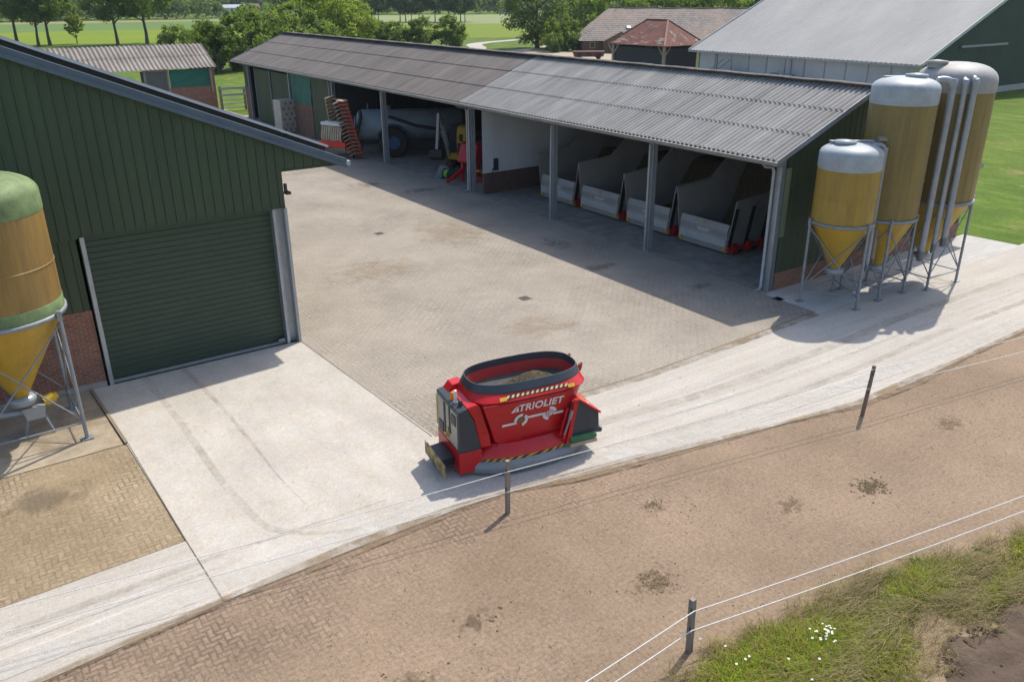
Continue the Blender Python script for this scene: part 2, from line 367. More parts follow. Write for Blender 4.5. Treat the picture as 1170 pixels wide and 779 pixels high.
# joints cut in the concrete
JOINT = simple('joint', (.2, .175, .14), None, 4, .9, world=True)
jm = MB()
def line2(mb, pts, w, z):
    P = [Vector((x, y, 0)) for x, y in pts]
    L = []; Rr = []
    for i, p in enumerate(P):
        d = (P[min(i+1, len(P)-1)]-P[max(i-1, 0)]).normalized(); nrm = Vector((-d.y, d.x, 0))
        ww = w[i] if isinstance(w, (list, tuple)) else w
        L.append(p+nrm*ww/2); Rr.append(p-nrm*ww/2)
    for i in range(len(P)-1):
        mb.add([(q.x, q.y, z) for q in (L[i], Rr[i], Rr[i+1], L[i+1])], [(0, 1, 2, 3)])
line2(jm, [(2.29, 14.2), (2.36, 12.06)], .014, .021)
line2(jm, [(2.19, 18.7), (2.29, 14.2)], .018, .021)
line2(jm, [(7.72, 22.2), (8.06, 14.95)], .03, .021)
line2(jm, [(8.1, 14.92), (14.5, 14.62), (22.14, 14.9)], .02, .017)
struct('expansion_joint', jm, JOINT)
# tyre tracks worn into the concrete: a darker film with a broken edge
def track_mat(name, colr, amt):
    k = NT(name); p = k.pos(); n = k.noise(p, 2.2, 6, .75); n2 = k.noise(p, .5, 3)
    fac = k.math('MULTIPLY', k.ramp(n.outputs[0], (.34, .1), (.62, 1.)).outputs[0], k.ramp(n2.outputs[0], (.3, .3*amt), (.65, amt)).outputs[0])
    k.fin(colr, .9, spec=.2)
    t = k.n('BsdfTransparent'); mx = k.n('MixShader', {0: fac, 1: t, 2: k.b}); k.t.links.new(mx.outputs[0], k.out.inputs[0])
    return k.m
TRK = track_mat('tyre mark', (.27, .23, .18), .33); PALE = track_mat('pale wear', (.62, .6, .56), .6)
def smooth_pts(P, n=10):
    P = [np.array(p, float) for p in P]; P = [2*P[0]-P[1]]+P+[2*P[-1]-P[-2]]; o = []
    for i in range(1, len(P)-2):
        for t in np.linspace(0, 1, n, endpoint=False):
            a, b, c, d = P[i-1:i+3]
            o.append(tuple(.5*((2*b)+(-a+c)*t+(2*a-5*b+4*c-d)*t*t+(-a+3*b-3*c+d)*t**3)))
    return o+[tuple(P[-2])]
tm = MB()
line2(tm, smooth_pts([(3.33, 22.2), (3.44, 19.0), (3.46, 16.12), (3.56, 14.57), (3.8, 13.5), (4.93, 12.7), (6.5, 12.6)]), [.17]*40+list(np.linspace(.17, .02, 21)), .025)
line2(tm, smooth_pts([(4.34, 22.2), (4.49, 19.5), (4.53, 17.2), (4.52, 15.4), (4.6, 14.0)]), list(np.linspace(.15, .015, 41)), .0255)
line2(tm, smooth_pts([(11, 13.3), (14.5, 12.9), (19, 12.85), (24, 13.0), (32, 12.9)]), .3, .0265)
line2(tm, smooth_pts([(11, 12.2), (14.5, 11.7), (19, 11.5), (24, 11.6), (32, 11.4)]), .22, .026)
line2(tm, smooth_pts([(-6, 13.1), (-2, 13.25), (2, 13.35), (6, 13.2)]), list(np.linspace(.34, .03, 31)), .0262)
struct('tyre_track', tm, TRK)
pm = MB()
line2(pm, smooth_pts([(-8, 12.2), (-1, 12.45), (3, 12.55), (8, 12.35), (14, 11.45), (22, 10.8), (32, 10.7)]), .5, .029)
line2(pm, smooth_pts([(12, 12.7), (17, 12.3), (24, 12.3), (32, 12.1)]), .16, .0295)
line2(pm, smooth_pts([(-8, 12.75), (-1, 13.0), (3, 13.05)]), .12, .0295)
struct('tyre_track', pm, PALE)
# sand carried over the hard edges, oil and dung stains with ragged outlines
def blot_mat(name, colr, sc, lo, hi, amt=1.):
    k = NT(name); uv = k.obj(); p = k.pos(); n = k.noise(p, sc, 7, .75, .5)
    sx = k.n('SeparateXYZ', {0: k.n('TexCoord').outputs['Generated']}); rad = k.n('VectorMath', {0: k.n('CombineXYZ', {0: sx.outputs[0], 1: sx.outputs[1]}).outputs[0], 1: (.5, .5, 0)}, operation='DISTANCE')
    f = k.math('SUBTRACT', k.math('SUBTRACT', k.math('MULTIPLY', n.outputs[0], 2.4), .37), k.math('MULTIPLY', rad.outputs['Value'], 1.25))
    fac = k.math('MULTIPLY', k.ramp(f, (lo, 0.), (hi, 1.)).outputs[0], amt)
    k.fin(colr, .92, spec=.2); t = k.n('BsdfTransparent'); mx = k.n('MixShader', {0: fac, 1: t, 2: k.b}); k.t.links.new(mx.outputs[0], k.out.inputs[0]); return k.m
SANDM = track_mat('drifted sand', (.26, .19, .12), .9)
em_ = MB(); line2(em_, [(x, y+.02) for x, y in low], [.28+.16*math.sin(i*1.9) for i in range(len(low))], .033)
line2(em_, [(8.3, 14.75), (14.5, 14.5), (22.0, 14.78)], .3, .0345)
struct('drifted_sand', em_, SANDM)
OIL = blot_mat('oil stain', (.12, .1, .08), 2.2, .42, .7, .34); DNG = blot_mat('dung stain', (.12, .088, .05), 5.5, .5, .8, .42)
BRN = blot_mat('rust wash', (.33, .25, .16), 1.3, .34, .75, .3)
def blot(x, y, rx, ry, z, mat): return MB().sheet([(x+rx*math.cos(a), y+ry*math.sin(a)) for a in np.linspace(0, 2*math.pi, 17)[:-1]], z), mat
for i, (x, y, rx, ry, mt) in enumerate([(19.5, 22.5, 1.1, .5, OIL), (20.2, 26, .7, 1.2, OIL), (20.6, 38, 1.4, .6, OIL), (18.8, 41, 1.2, .9, OIL), (21.0, 18.8, .9, .5, OIL), (14, 19, 1.6, 1.1, BRN), (12.5, 27, 2.2, 1.6, BRN), (17.5, 30, 1.8, 2.6, BRN), (10, 33, 1.6, 2.6, BRN), (0.3, 17.2, 1.1, .9, OIL), (.9, 20.2, 1.2, 1.2, BRN),
        (14.5, 7.85, .7, .5, DNG), (10.3, 9.95, .45, .35, DNG), (8.7, 8.25, .75, .55, DNG), (12.6, 8.4, .6, .45, DNG), (4.1, 8.6, .7, .5, DNG), (5.6, 9.2, .6, .4, DNG), (18.5, 8.4, .8, .5, DNG)]):
    mb_, mt = blot(x, y, rx, ry, .04+.0004*i if mt is not DNG else -.003+.0002*i, mt); struct('stain', mb_, mt)
# soil at the verge foot
SOIL = simple('dark soil', (.11, .075, .05), (.075, .05, .034), 1.3, .95, bump=.05, world=True)
DRY = simple('dry earth', (.275, .2, .12), (.2, .145, .085), 2.5, .95, bump=.04, world=True)
rng = np.random.default_rng(3)
def rough_sheet(name, fn, x0, x1, y0, y1, st, amp, mat, z0):
    nx = int((x1-x0)/st); ny = int((y1-y0)/st); mb = MB(); idx = {}
    for i in range(nx+1):
        for j in range(ny+1):
            x, y = x0+i*st, y0+j*st
            if fn(x, y):
                idx[i, j] = len(mb.v)
                e = min(1, fn(x, y)*2)
                hz = amp*e*(.5+.5*math.sin(x*5.1+y*3.3)*math.sin(y*7.7-x*2.1)+.5*rng.random())-.035*(1-e)
                mb.v.append((x, y, z0+hz))
    for (i, j) in idx:
        q = [(i, j), (i+1, j), (i+1, j+1), (i, j+1)]
        if all(t in idx for t in q): mb.f.append([idx[t] for t in q]); mb.mi.append(0); mb.sm.append(True)
    return struct(name, mb, mat)
def vline(x): return np.interp(x, [0, 6.4, 8, 9.7, 11.5, 13, 14.6, 17, 24], [6.2, 6.3, 6.55, 6.42, 6.35, 6.0, 5.5, 4.9, 3.5])
def sline(x): return np.interp(x, [0, 9, 10.2, 11.4, 13.2, 15, 24], [3.2, 3.6, 4.25, 4.55, 4.45, 4.0, 2.5])
rough_sheet('verge', lambda x, y: max(0, vline(x)+.25+.2*math.sin(x*3.1)+.1*math.sin(x*9)-y), 1, 24, 0, 7.4, .12, .05, DRY, -.004)
rough_sheet('soil', lambda x, y: max(0, sline(x)+.15*math.sin(x*4)-y), 1, 24, 0, 5, .1, .12, SOIL, .03)

# ------------------------------------------------------------------ building helpers
def ribbed(mb, axis, c, u0, u1, zb, zt, nrm, pitch=.25, depth=.03, rib=.045, mi=0):
    """wall of vertical ribs along axis ('X': at y=c, 'Y': at x=c); nrm = outward sign; zb, zt functions of u"""
    us = [u0]; ds = [0]
    n = max(1, int(round((u1-u0)/pitch))); p = (u1-u0)/n
    for i in range(n):
        b = u0+i*p+p*.5
        for q, d in ((b-rib*.5-.012, 0), (b-rib*.5, 1), (b+rib*.5, 1), (b+rib*.5+.012, 0)): us.append(q); ds.append(d)
    us.append(u1); ds.append(0)
    vs = []
    for u, d in zip(us, ds):
        o = c+nrm*depth*d
        for z in (zb(u), zt(u)): vs.append((u, o, z) if axis == 'X' else (o, u, z))
    flip = (nrm < 0) == (axis == 'X')
    fs = []
    for i in range(len(us)-1):
        q = (2*i, 2*i+2, 2*i+3, 2*i+1); fs.append(q if flip else q[::-1])
    mb.add(vs, fs, mi)
    return mb
def corrugated(mb, y0, y1, A, B, rows, amp=.045, pitch=.21, along='Y', mi=0, seg=8, lap=.03, skirt=True):
    """corrugated sheets running from eave point A=(c,z) to ridge B=(c,z); waves repeat along `along`"""
    n = int((y1-y0)/pitch*seg)+1; ys = np.linspace(y0, y1, n)
    dx, dz = B[0]-A[0], B[1]-A[1]; L = math.hypot(dx, dz); nx, nz = -dz/L, dx/L
    if nz < 0: nx, nz = -nx, -nz
    for r in range(rows):
        t0, t1 = r/rows, (r+1)/rows+(.02 if r < rows-1 else 0)
        vs = []
        for t, off in ((t0, lap*1.0), (t1, 0.)):
            for k, y in enumerate(ys):
                h = amp*math.cos(2*math.pi*(y-y0)/pitch)+off
                u = A[0]+dx*t+nx*h; z = A[1]+dz*t+nz*h
                vs.append((u, y, z) if along == 'Y' else (y, u, z))
        if skirt:
            for k, y in enumerate(ys):
                u = A[0]+dx*t0-nx*.01; z = A[1]+dz*t0-nz*.04
                h = amp*math.cos(2*math.pi*(y-y0)/pitch)+lap-.014
                u = A[0]+dx*t0+nx*h; z = A[1]+dz*t0+nz*h
                vs.append((u, y, z) if along == 'Y' else (y, u, z))
        mb.add(vs[:2*n], [(k, k+1, n+k+1, n+k) for k in range(n-1)], mi, False)
        if skirt: mb.add(vs[:n]+vs[2*n:], [(n+k, n+k+1, k+1, k) for k in range(n-1)], mi, False)
    return mb
def hbeam(mb, x, y, z0, z1, w=.2, t=.02):
    mb.box(x-w/2, y-w/2, z0, x-w/2+t, y+w/2, z1); mb.box(x+w/2-t, y-w/2, z0, x+w/2, y+w/2, z1)
    mb.box(x-w/2+t, y-t/2, z0, x+w/2-t, y+t/2, z1); return mb
def part(name, mb, mat, parent, **k): return mb.build(name, mat, parent, world=True, **k)

# ------------------------------------------------------------------ machine shed
def SHED():
    t = thing('machine_shed', 'long open fronted machine shed with corrugated grey roof and steel posts', 'shed', (28, 44, 0))
    EX, EZ, RX, RZ, BX, BZ = 21.85, 4.55, 26.6, 6.48, 34.75, 2.95
    def zr(x): return EZ+(RZ-EZ)*(x-EX)/(RX-EX) if x < RX else RZ+(BZ-RZ)*(x-RX)/(BX-RX)
    YR, YC, YL = 16.75, 36.2, 71.9
    r = part('roof', corrugated(MB(), YR, YC, (EX, EZ), (RX, RZ), 3), ROOFL, t); tag(r, 'pale grey newer corrugated sheets')
    r = part('roof', corrugated(MB(), YC, YL, (EX, EZ), (RX, RZ), 3, amp=.02), ROOFD, t); tag(r, 'dark weathered older sheets')
    part('roof', corrugated(MB(), YR, YC, (BX, BZ), (RX, RZ), 5), ROOFL, t)
    part('roof', corrugated(MB(), YC, YL, (BX, BZ), (RX, RZ), 5, amp=.02), ROOFD, t)
    b = MB()
    for (y0, y1) in ((YR, YL),):
        n = int((y1-y0)/1.2)
        for i in range(n):
            a, e = y0+(y1-y0)*i/n, y0+(y1-y0)*(i+1)/n+.04
            b.bar((RX-.1, a, RZ+.05+.012*(i % 2)), (RX-.1, e, RZ+.05+.012*(i % 2)), .32, .025, up=(.38, 0, 1))
            b.bar((RX+.12, a, RZ+.05+.012*(i % 2)), (RX+.12, e, RZ+.05+.012*(i % 2)), .3, .025, up=(-.38, 0, 1))
    part('ridge_cap', b, ROOFD, t)
    # verge trims
    for y in (YR-.012, YL+.012):
        for (x0, x1) in ((EX-.05, RX), (RX, BX)):
            part('verge_trim', MB().bar((x0, y, zr(max(x0, EX))-.02), (x1, y, zr(x1)-.02), .03, .16), GALD, t)
    part('gutter', MB().bar((EX-.06, YR, EZ-.07), (EX-.06, YL, EZ-.07), .13, .1), simple('gutter', (.3, .29, .27), (.2, .19, .175), 2, .6, .2, world=True), t)
    part('eave_beam', MB().box(22.5, YR+.35, 4.22, 22.7, YL-.3, 4.5), GALD, t)
    # purlins under the front roof
    b = MB()
    for x in (23.6, 25.0, 26.3, 28.4, 30.6, 32.6): b.box(x-.04, YR+.35, zr(x)-.22, x+.04, YL-.3, zr(x)-.05)
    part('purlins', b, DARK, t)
    # gables, back wall
    YG = 17.07
    b = ribbed(MB(), 'X', YG, 22.72, 34.4, lambda u: .62, lambda u: zr(u)-.08, -1, .3, .012, .03)
    ribbed(b, 'X', YG+.07, 22.72, 34.4, lambda u: .62, lambda u: zr(u)-.08, 1, .2, .02)
    part('gable_wall', b, GREEN, t)
    part('brick_plinth', MB().box(22.74, YG-.02, 0, 34.4, YG+.1, .618), BRICKX, t)
    part('corner_trim', MB().box(22.66, YG-.05, 1.9, 22.9, YG-.028, 4.2), simple('pale green trim', (.17, .22, .12), None, 2, .6), t)
    b = ribbed(MB(), 'X', 71.4, 22.6, 34.4, lambda u: 0, lambda u: zr(u)-.08, 1, .25, .02)
    ribbed(b, 'X', 71.33, 22.6, 34.4, lambda u: 0, lambda u: zr(u)-.08, -1, .25, .02)
    part('gable_wall', b, GREEN, t)
    b = ribbed(MB(), 'Y', 34.4, 17.1, 71.4, lambda u: 0, lambda u: zr(34.4)-.08, 1, .25, .02)
    ribbed(b, 'Y', 34.32, 17.1, 71.4, lambda u: 0, lambda u: zr(34.3)-.08, -1, .25, .02)
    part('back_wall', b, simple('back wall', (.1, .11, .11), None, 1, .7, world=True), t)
    # posts
    for y in (17.2, 23.12, 29.32, 36.14, 45.9, 53.3, 61.1):
        hh = hbeam(MB(), 22.6, y, 0, 4.22, .22, .022)
        if y in (36.14, 23.12, 29.32, 45.9): hh.tube([(22.42, y+.02, .02), (22.42, y+.02, 4.2)], .05, 8)
        hh.box(22.44, y-.16, 0, 22.76, y+.16, .02)
        part('post', hh, GAL, t)
    for y in (17.33, 36.3, 53.5):
        part('downpipe', MB().tube([(21.8, y, 4.42), (21.95, y, 4.3), (22.3, y, 4.25), (22.4, y, 4.1), (22.4, y, .14), (22.3, y, .05), (22.12, y, .04)], .055, 10), PIPE, t)
    # partition wall behind the fourth post
    b = ribbed(MB(), 'X', 35.4, 22.75, 34.3, lambda u: 1.05, lambda u: zr(u)-.1, -1, 1.1, .008, .02)
    ribbed(b, 'X', 35.46, 22.75, 34.3, lambda u: 1.05, lambda u: zr(u)-.1, 1, 1.1, .008, .02)
    part('partition', b, WPANEL, t)
    part('partition_base', MB().box(22.75, 35.36, 0, 34.3, 35.5, 1.048), brick_mat('old brown brick', (.16, .085, .065), (.12, .068, .055), (.16, .13, .11), 'X'), t)
    part('socket_box', MB().box(23.35, 35.28, 1.15, 23.6, 35.36, 1.75).tube([(23.3, 35.33, 1.3), (23.2, 35.33, .6), (23.35, 35.33, .3)], .025), simple('dark blue box', (.03, .05, .09), None, 4, .5), t)
    b = ribbed(MB(), 'X', 53.2, 22.75, 34.3, lambda u: 0, lambda u: zr(u)-.1, -1, .25, .02)
    ribbed(b, 'X', 53.26, 22.75, 34.3, lambda u: 0, lambda u: zr(u)-.1, 1, .25, .02)
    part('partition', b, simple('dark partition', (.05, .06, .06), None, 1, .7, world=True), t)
    # closed bays at the far end
    X = 22.6
    part('brick_panel', MB().box(X-.06, 70.35, 0, X+.06, 71.4, 2.5), BRICKY, t)
    part('cladding', ribbed(MB(), 'Y', X-.02, 70.35, 71.4, lambda u: 2.504, lambda u: 4.22, -1, .25, .025), GREENL, t)
    part('door_jamb', MB().box(X-.1, 70.1, 0, X+.1, 70.33, 4.2), GALD, t)
    d = part('sliding_door', ribbed(MB(), 'Y', X-.1, 65.0, 68.4, lambda u: .08, lambda u: 4.1, -1, .28, .025), GREENL, t)
    part('frame', MB().box(X-.15, 64.93, .05, X-.08, 65.02, 4.15), GALD, d)
    part('frame', MB().box(X-.15, 68.38, .05, X-.08, 68.47, 4.15), GALD, d)
    part('sliding_door', ribbed(MB(), 'Y', X-.05, 61.25, 64.9, lambda u: .08, lambda u: 4.1, -1, .28, .025), GREENL, t)
    part('brick_panel', MB().box(X-.06, 57.05, 0, X+.06, 60.9, 2.3), BRICKY, t)
    b = MB(); n = 24
    vs = [(X-.04-.05*math.sin(i*.9+j*1.3)*math.sin(j*.7+1), 57.05+3.85*i/n, 2.3+1.9*j/6) for i in range(n+1) for j in range(7)]
    b.add(vs, [(i*7+j, i*7+j+1, i*7+j+8, i*7+j+7) for i in range(n) for j in range(6)], 0, True)
    part('tarp_screen', b, TARP, t)
    part('cladding', ribbed(MB(), 'Y', X-.02, 53.5, 57.0, lambda u: 0.05, lambda u: 4.22, -1, .25, .025), GREENL, t)
    return t
SHED()

# ------------------------------------------------------------------ green barn on the left
def BARN():
    t = thing('green_barn', 'dark green clad barn with roller door and solar panels on its roof', 'barn', (4, 30, 0))
    Y = 22.28; Y1 = 46
    def zr(x): return 9.16-.4196*x
    XR, XL = 9.57, -26.0; RIDGE = -8.2
    def zz(x): return zr(x) if x > RIDGE else zr(2*RIDGE-x)
    def zbot(u): return 4.02 if u > 2.45 else 2.13
    b = ribbed(MB(), 'X', Y, -25, 2.45, lambda u: 3.98, lambda u: zz(u)-.12, -1, .255, .03, .03)
    ribbed(b, 'X', Y, 2.45, 7.74, lambda u: 4.02, lambda u: zz(u)-.12, -1, .255, .03, .03)
    ribbed(b, 'X', Y, 7.74, 9.35, lambda u: 5.08, lambda u: zz(u)-.12, -1, .255, .03, .03)
    part('cladding', b, GREEN, t)
    part('lower_cladding', ribbed(MB(), 'X', Y+.05, -25, 2.4, lambda u: 2.13, lambda u: 4.03, -1, .255, .03, .03), GREEN, t)
    part('brick_plinth', MB().box(-25, Y+.03, 0, 2.42, Y+.2, 2.128), BRICKX, t)
    part('plinth_base', MB().box(-25, Y-.02, 0, 2.42, Y+.028, .16), simple('plinth', (.36, .33, .28), None, 3, .9), t)
    # door
    b = MB(); n = 26
    prof = []
    for i in range(n):
        z = .07+3.93*i/n; h = 3.93/n
        prof += [(Y+.2, z), (Y+.186, z+h*.08), (Y+.186, z+h*.92), (Y+.2, z+h)]
    vs = [(x, y, z) for (y, z) in prof for x in (2.58, 7.34)]
    b.add(vs, [(2*i, 2*i+1, 2*i+3, 2*i+2) for i in range(len(prof)-1)])
    d = part('roller_door', b, GREEN2, t)
    part('bottom_bar', MB().box(2.58, Y+.1, .0, 7.34, Y+.16, .07), PIPE, d)
    b = MB().box(7.12, Y+.05, .1, 7.3, Y+.1, .16); part('door_lock', b, PIPE, d)
    part('door_jamb', MB().box(2.48, Y-.06, 0, 2.58, Y+.25, 4.02), GAL, t)
    b = MB().box(7.34, Y-.06, 0, 7.42, Y+.25, 4.02).box(7.42, Y+.12, 0, 7.66, Y+.2, 4.02).box(7.66, Y-.12, 0, 7.74, Y+.28, 4.02)
    part('door_jamb', b, GAL, t)
    part('door_head', MB().box(2.48, Y-.01, 4.02, 7.74, Y+.3, 4.1), GREEN2, t)
    # right and other walls
    part('side_wall', ribbed(MB(), 'Y', 7.74, Y+.3, Y1, lambda u: 0, lambda u: 5.1, 1, .25, .03), GREEN, t)
    part('side_wall', ribbed(MB(), 'Y', -25, Y+.3, Y1, lambda u: 0, lambda u: 2.2, -1, .25, .03), GREEN, t)
    part('rear_wall', ribbed(MB(), 'X', Y1, -25, 7.74, lambda u: 0, lambda u: zz(u)-.12, 1, .25, .03), GREEN, t)
    # eave soffit and roof
    part('soffit', MB().box(7.76, Y+.05, 5.0, 9.5, Y1, 5.06), GREEN, t)
    b = MB()
    for (xa, xb) in ((XR, RIDGE), (RIDGE, XL)):
        b.prism([(xa, Y-.08, zz(xa)-.1), (xb, Y-.08, zz(xb)-.1), (xb, Y-.08, zz(xb)), (xa, Y-.08, zz(xa))], (0, Y1-Y+.3, 0))
    part('roof', b, simple('dark roof', (.04, .04, .042), (.09, .09, .085), 4, .8, world=True, lo=.5, hi=.75), t)
    b = MB().bar((XR+.02, Y-.13, zr(XR+.02)-.07), (RIDGE, Y-.13, zr(RIDGE)-.07), .07, .24)
    b.bar((XR+.02, Y-.2, zr(XR+.02)-.14), (RIDGE, Y-.2, zr(RIDGE)-.14), .04, .09)
    part('verge_trim', b, simple('blue grey trim', (.1, .135, .175), (.075, .105, .14), 1, .45, .3, world=True), t)
    part('verge_cap', MB().bar((XR+.02, Y-.1, zr(XR+.02)+.06), (RIDGE, Y-.1, zr(RIDGE)+.06), .1, .02), simple('pale cap strip', (.5, .52, .54), None, 2, .4), t)
    part('gutter', MB().bar((XR+.1, Y-.1, zr(XR)-.1), (XR+.1, Y1, zr(XR)-.1), .16, .13), GAL, t)
    # solar rows
    XA, XB = 9.25, -7.8
    off = .27
    for k in range(3):
        y0 = Y+.25+k*3.6
        b = MB().prism([(XA, y0, zr(XA)+off-.045), (XB, y0, zr(XB)+off-.045), (XB, y0, zr(XB)+off), (XA, y0, zr(XA)+off)], (0, 3.5, 0))
        p = part('solar_panel', b, SOLAR, t)
        part('panel_frame', MB().bar((XA, y0-.025, zr(XA)+off-.025), (XB, y0-.025, zr(XB)+off-.025), .045, .06), simple('frame pale', (.55, .56, .57), None, 3, .4), p)
        part('gap_shade_strip', MB().bar((XA-.05, y0+.12, zr(XA)+.1), (XB, y0+.12, zr(XB)+.1), .02, .2), BLACK, p)  # added black strip standing in for the shade in the gap under the panels
        q = MB()
        for x in np.arange(XB+.4, XA, 1.2): q.box(x-.03, y0+.3, zr(x)-.02, x+.03, y0+.36, zr(x)+off-.06)
        q.bar((XB, y0+.33, zr(XB)+off-.1), (XA, y0+.33, zr(XA)+off-.1), .07, .05)
        part('mounting_rail', q, BLACK, p)
    part('wall_lamp', MB().tube([(7.76, Y+.1, 4.4), (7.9, Y+.1, 4.45)], .03).box(7.82, Y+.02, 4.36, 7.96, Y+.18, 4.43).box(7.8, Y+.05, 4.43, 7.87, Y+.14, 4.66), BLACK, t)
    return t
BARN()

# ------------------------------------------------------------------ silos
def silo(label, cx, cy, r, zr, zw, zc, zt, legs, body, capm, zcone=.75, band=None, manhole=(.35, 0), pipes=(), pan=None):
    t = thing('feed_silo', label, 'silo', (cx, cy, 0), 0, 'feed silos')
    part('body', MB().lathe((cx, cy, 0), [(r*.985, zr), (r, zr+.15), (r, zw)], 40, cap=(False, False)), body, t)
    dome = [(r*1.004, zw), (r*1.012, zw+.06), (r*1.006, zc)]
    for a in np.linspace(8, 90, 9): dome.append((max(.01, r*1.0*math.cos(R(a))**.75), zc+(zt-zc)*math.sin(R(a))))
    part('cap', MB().lathe((cx, cy, 0), dome, 40, cap=(False, False)), capm, t)
    part('cone', MB().lathe((cx, cy, 0), [(.16, zcone), (.2, zcone+.1), (r*.985, zr)], 40, cap=(True, False)), GRPC, t)
    sm = MB()
    for zq in ([zr+(zw-zr)*q for q in ((.5,) if zw-zr < 3 else (.34, .67))]): sm.lathe((cx, cy, zq), [(r+.001, -.02), (r+.012, -.012), (r+.012, .012), (r+.001, .02)], 40, cap=(False, False))
    part('seam', sm, body, t)
    part('ring', MB().lathe((cx, cy, 0), [(r+.002, zr-.03), (r+.05, zr-.03), (r+.05, zr+.06), (r+.002, zr+.06)], 40, cap=(False, False)), GALD, t)
    if band: part('base_band', MB().lathe((cx, cy, 0), [(r+.008, zr+.06), (r+.012, zr+band), (r, zr+band+.02)], 40, cap=(False, False)), CAPG, t)
    part('outlet', MB().lathe((cx, cy, 0), [(.26, zcone-.18), (.3, zcone-.1), (.3, zcone), (.16, zcone+.02)], 20), PIPE, t)
    lid = MB(); mx, my = cx+manhole[0]*math.cos(manhole[1]), cy+manhole[0]*math.sin(manhole[1])
    zz = zc+(zt-zc)*.86
    lid.lathe((mx, my, zz-.08), [(.3, 0), (.3, .12), (.33, .13), (.33, .19), (.05, .23)], 24)
    part('lid', lid, capm, t)
    tops = []
    for (lx, ly) in legs:
        L = part('leg', MB().tube([(lx, ly, 0), (lx, ly, zr+.12)], .045, 10).box(lx-.05, ly-.05, zr-.1, lx+.05, ly+.05, zr+.1), GALD, t)
        part('foot_plate', MB().box(lx-.13, ly-.1, .013, lx+.13, ly+.1, .035), GALD, L)
    n = len(legs)
    for i in range(n):
        a, b_ = legs[i], legs[(i+1) % n]
        part('brace', MB().tube([(*a, zr-.15), (*b_, .5)], .02, 6).tube([(a[0]+.02, a[1]+.02, .5), (b_[0]+.02, b_[1]+.02, zr-.15)], .02, 6).tube([(*a, .42), (*b_, .42)], .02, 6), GALD, t)
    for pts, rr, mt in pipes:
        part('fill_pipe', MB().tube(smooth_pts3(pts), rr, 12), mt, t)
    if pan: part('top_bracket', pan, capm, t)
    return t
def smooth_pts3(P, n=6):
    return [tuple(p) for p in smooth_pts(P, n)]
def pipe_up(x, y, cx, cy, z0, z1, rad):
    d = Vector((cx-x, cy-y)).normalized()
    return [(x, y, z0), (x, y, z0+.05), (x, y, z1-.35), (x, y, z1-.3), (x+d.x*.1, y+d.y*.1, z1-.06), (x+d.x*.3, y+d.y*.3, z1), (x+d.x*.5, y+d.y*.5, z1-.02)]
def pan_box(x0, y0, x1, y1, z0, z1):
    return MB().prism([(x0, y0, z0), (x1, y1, z0), (x1, y1, z1), (x0, y0, z1)], (.05, .09, 0)).prism([(x0, y0, z1-.03), (x1, y1, z1-.03), (x1, y1, z1+.02), (x0, y0, z1+.02)], (.1, .18, 0))
PIPEB = simple('browned pipe', (.3, .24, .19), (.22, .17, .13), 4, .5, .1)
silo('small squat yellow feed silo with pale blue top beside the shed corner', 23.43, 15.3, .95, 2.7, 4.42, 4.88, 5.18,
     [(22.58, 15.84), (23.39, 14.28), (24.37, 15.86)], GRP, CAPB, 1.15, None, (.25, 2.6),
     [(pipe_up(24.47, 14.82, 23.43, 15.3, 1.2, 5.1, .07), .07, PIPE), (pipe_up(24.72, 14.84, 23.5, 15.3, 1.35, 5.25, .1), .095, PIPEB)],
     pan_box(23.0, 15.75, 24.1, 15.0, 4.9, 5.2))
silo('middle tall brownish feed silo with pale blue top between its two neighbours', 25.47, 15.1, 1.0, 2.62, 6.25, 6.72, 7.05,
     [(24.74, 14.37), (26.14, 14.35), (26.25, 15.82), (24.77, 15.83)], GRPB, CAPB, .95, None, (.25, 5.4),
     [(pipe_up(26.55, 14.2, 25.5, 15.1, 1.45, 6.95, .11), .11, PIPE)], pan_box(25.1, 15.6, 26.2, 14.85, 6.75, 7.02))
silo('widest feed silo with dusty grey domed top, farthest from the shed corner', 27.9, 14.85, 1.2, 2.95, 6.5, 6.85, 7.38,
     [(27.06, 14.04), (28.74, 13.94), (28.75, 15.65), (27.1, 15.7)], GRPB, CAPW, 1.0, None, (.75, 2.6),
     [(pipe_up(26.85, 13.98, 27.8, 14.8, 1.7, 6.95, .09), .08, PIPE), (pipe_up(27.12, 13.82, 28.0, 14.8, 1.9, 6.98, .11), .1, PIPE)])
s0 = silo('yellow feed silo with green cap standing in front of the brick plinth', .42, 20.4, 1.28, 3.05, 5.3, 5.7, 6.12,
     [(1.47, 19.52), (1.42, 21.39), (-.6, 21.4), (-.6, 19.5)], simple('ochre stained fibreglass', (.33, .205, .05), (.17, .1, .035), 2.6, .5, 0, (2.2, 2.2, .16)), CAPG, 1.05, .3, (.4, 3.5))
def auger():
    t = thing('feed_auger', 'grey galvanised auger trough with yellow motor under the green capped silo', 'auger', (.6, 20.6, 0))
    part('trough', MB().prism([(.35, 20.35, .72), (.85, 20.35, .72), (.78, 20.35, .42), (.42, 20.35, .42)], (0, .5, 0)).tube([(.6, 20.6, .55), (-2, 20.9, .6), (-5, 21.3, 1.4)], .09, 10), PIPE, t)
    part('motor', MB().disc((.95, 20.6, .74), (1, .2, .3), .13, .24, 16).disc((1.09, 20.63, .78), (1, .2, .3), .09, .1, 16), YEL, t)
    part('stand', MB().bar((.42, 20.4, .44), (.3, 20.3, .004), .04).bar((.78, 20.4, .44), (.9, 20.3, .004), .04).bar((.78, 20.8, .44), (.9, 20.9, .004), .04), GALD, t)
auger()

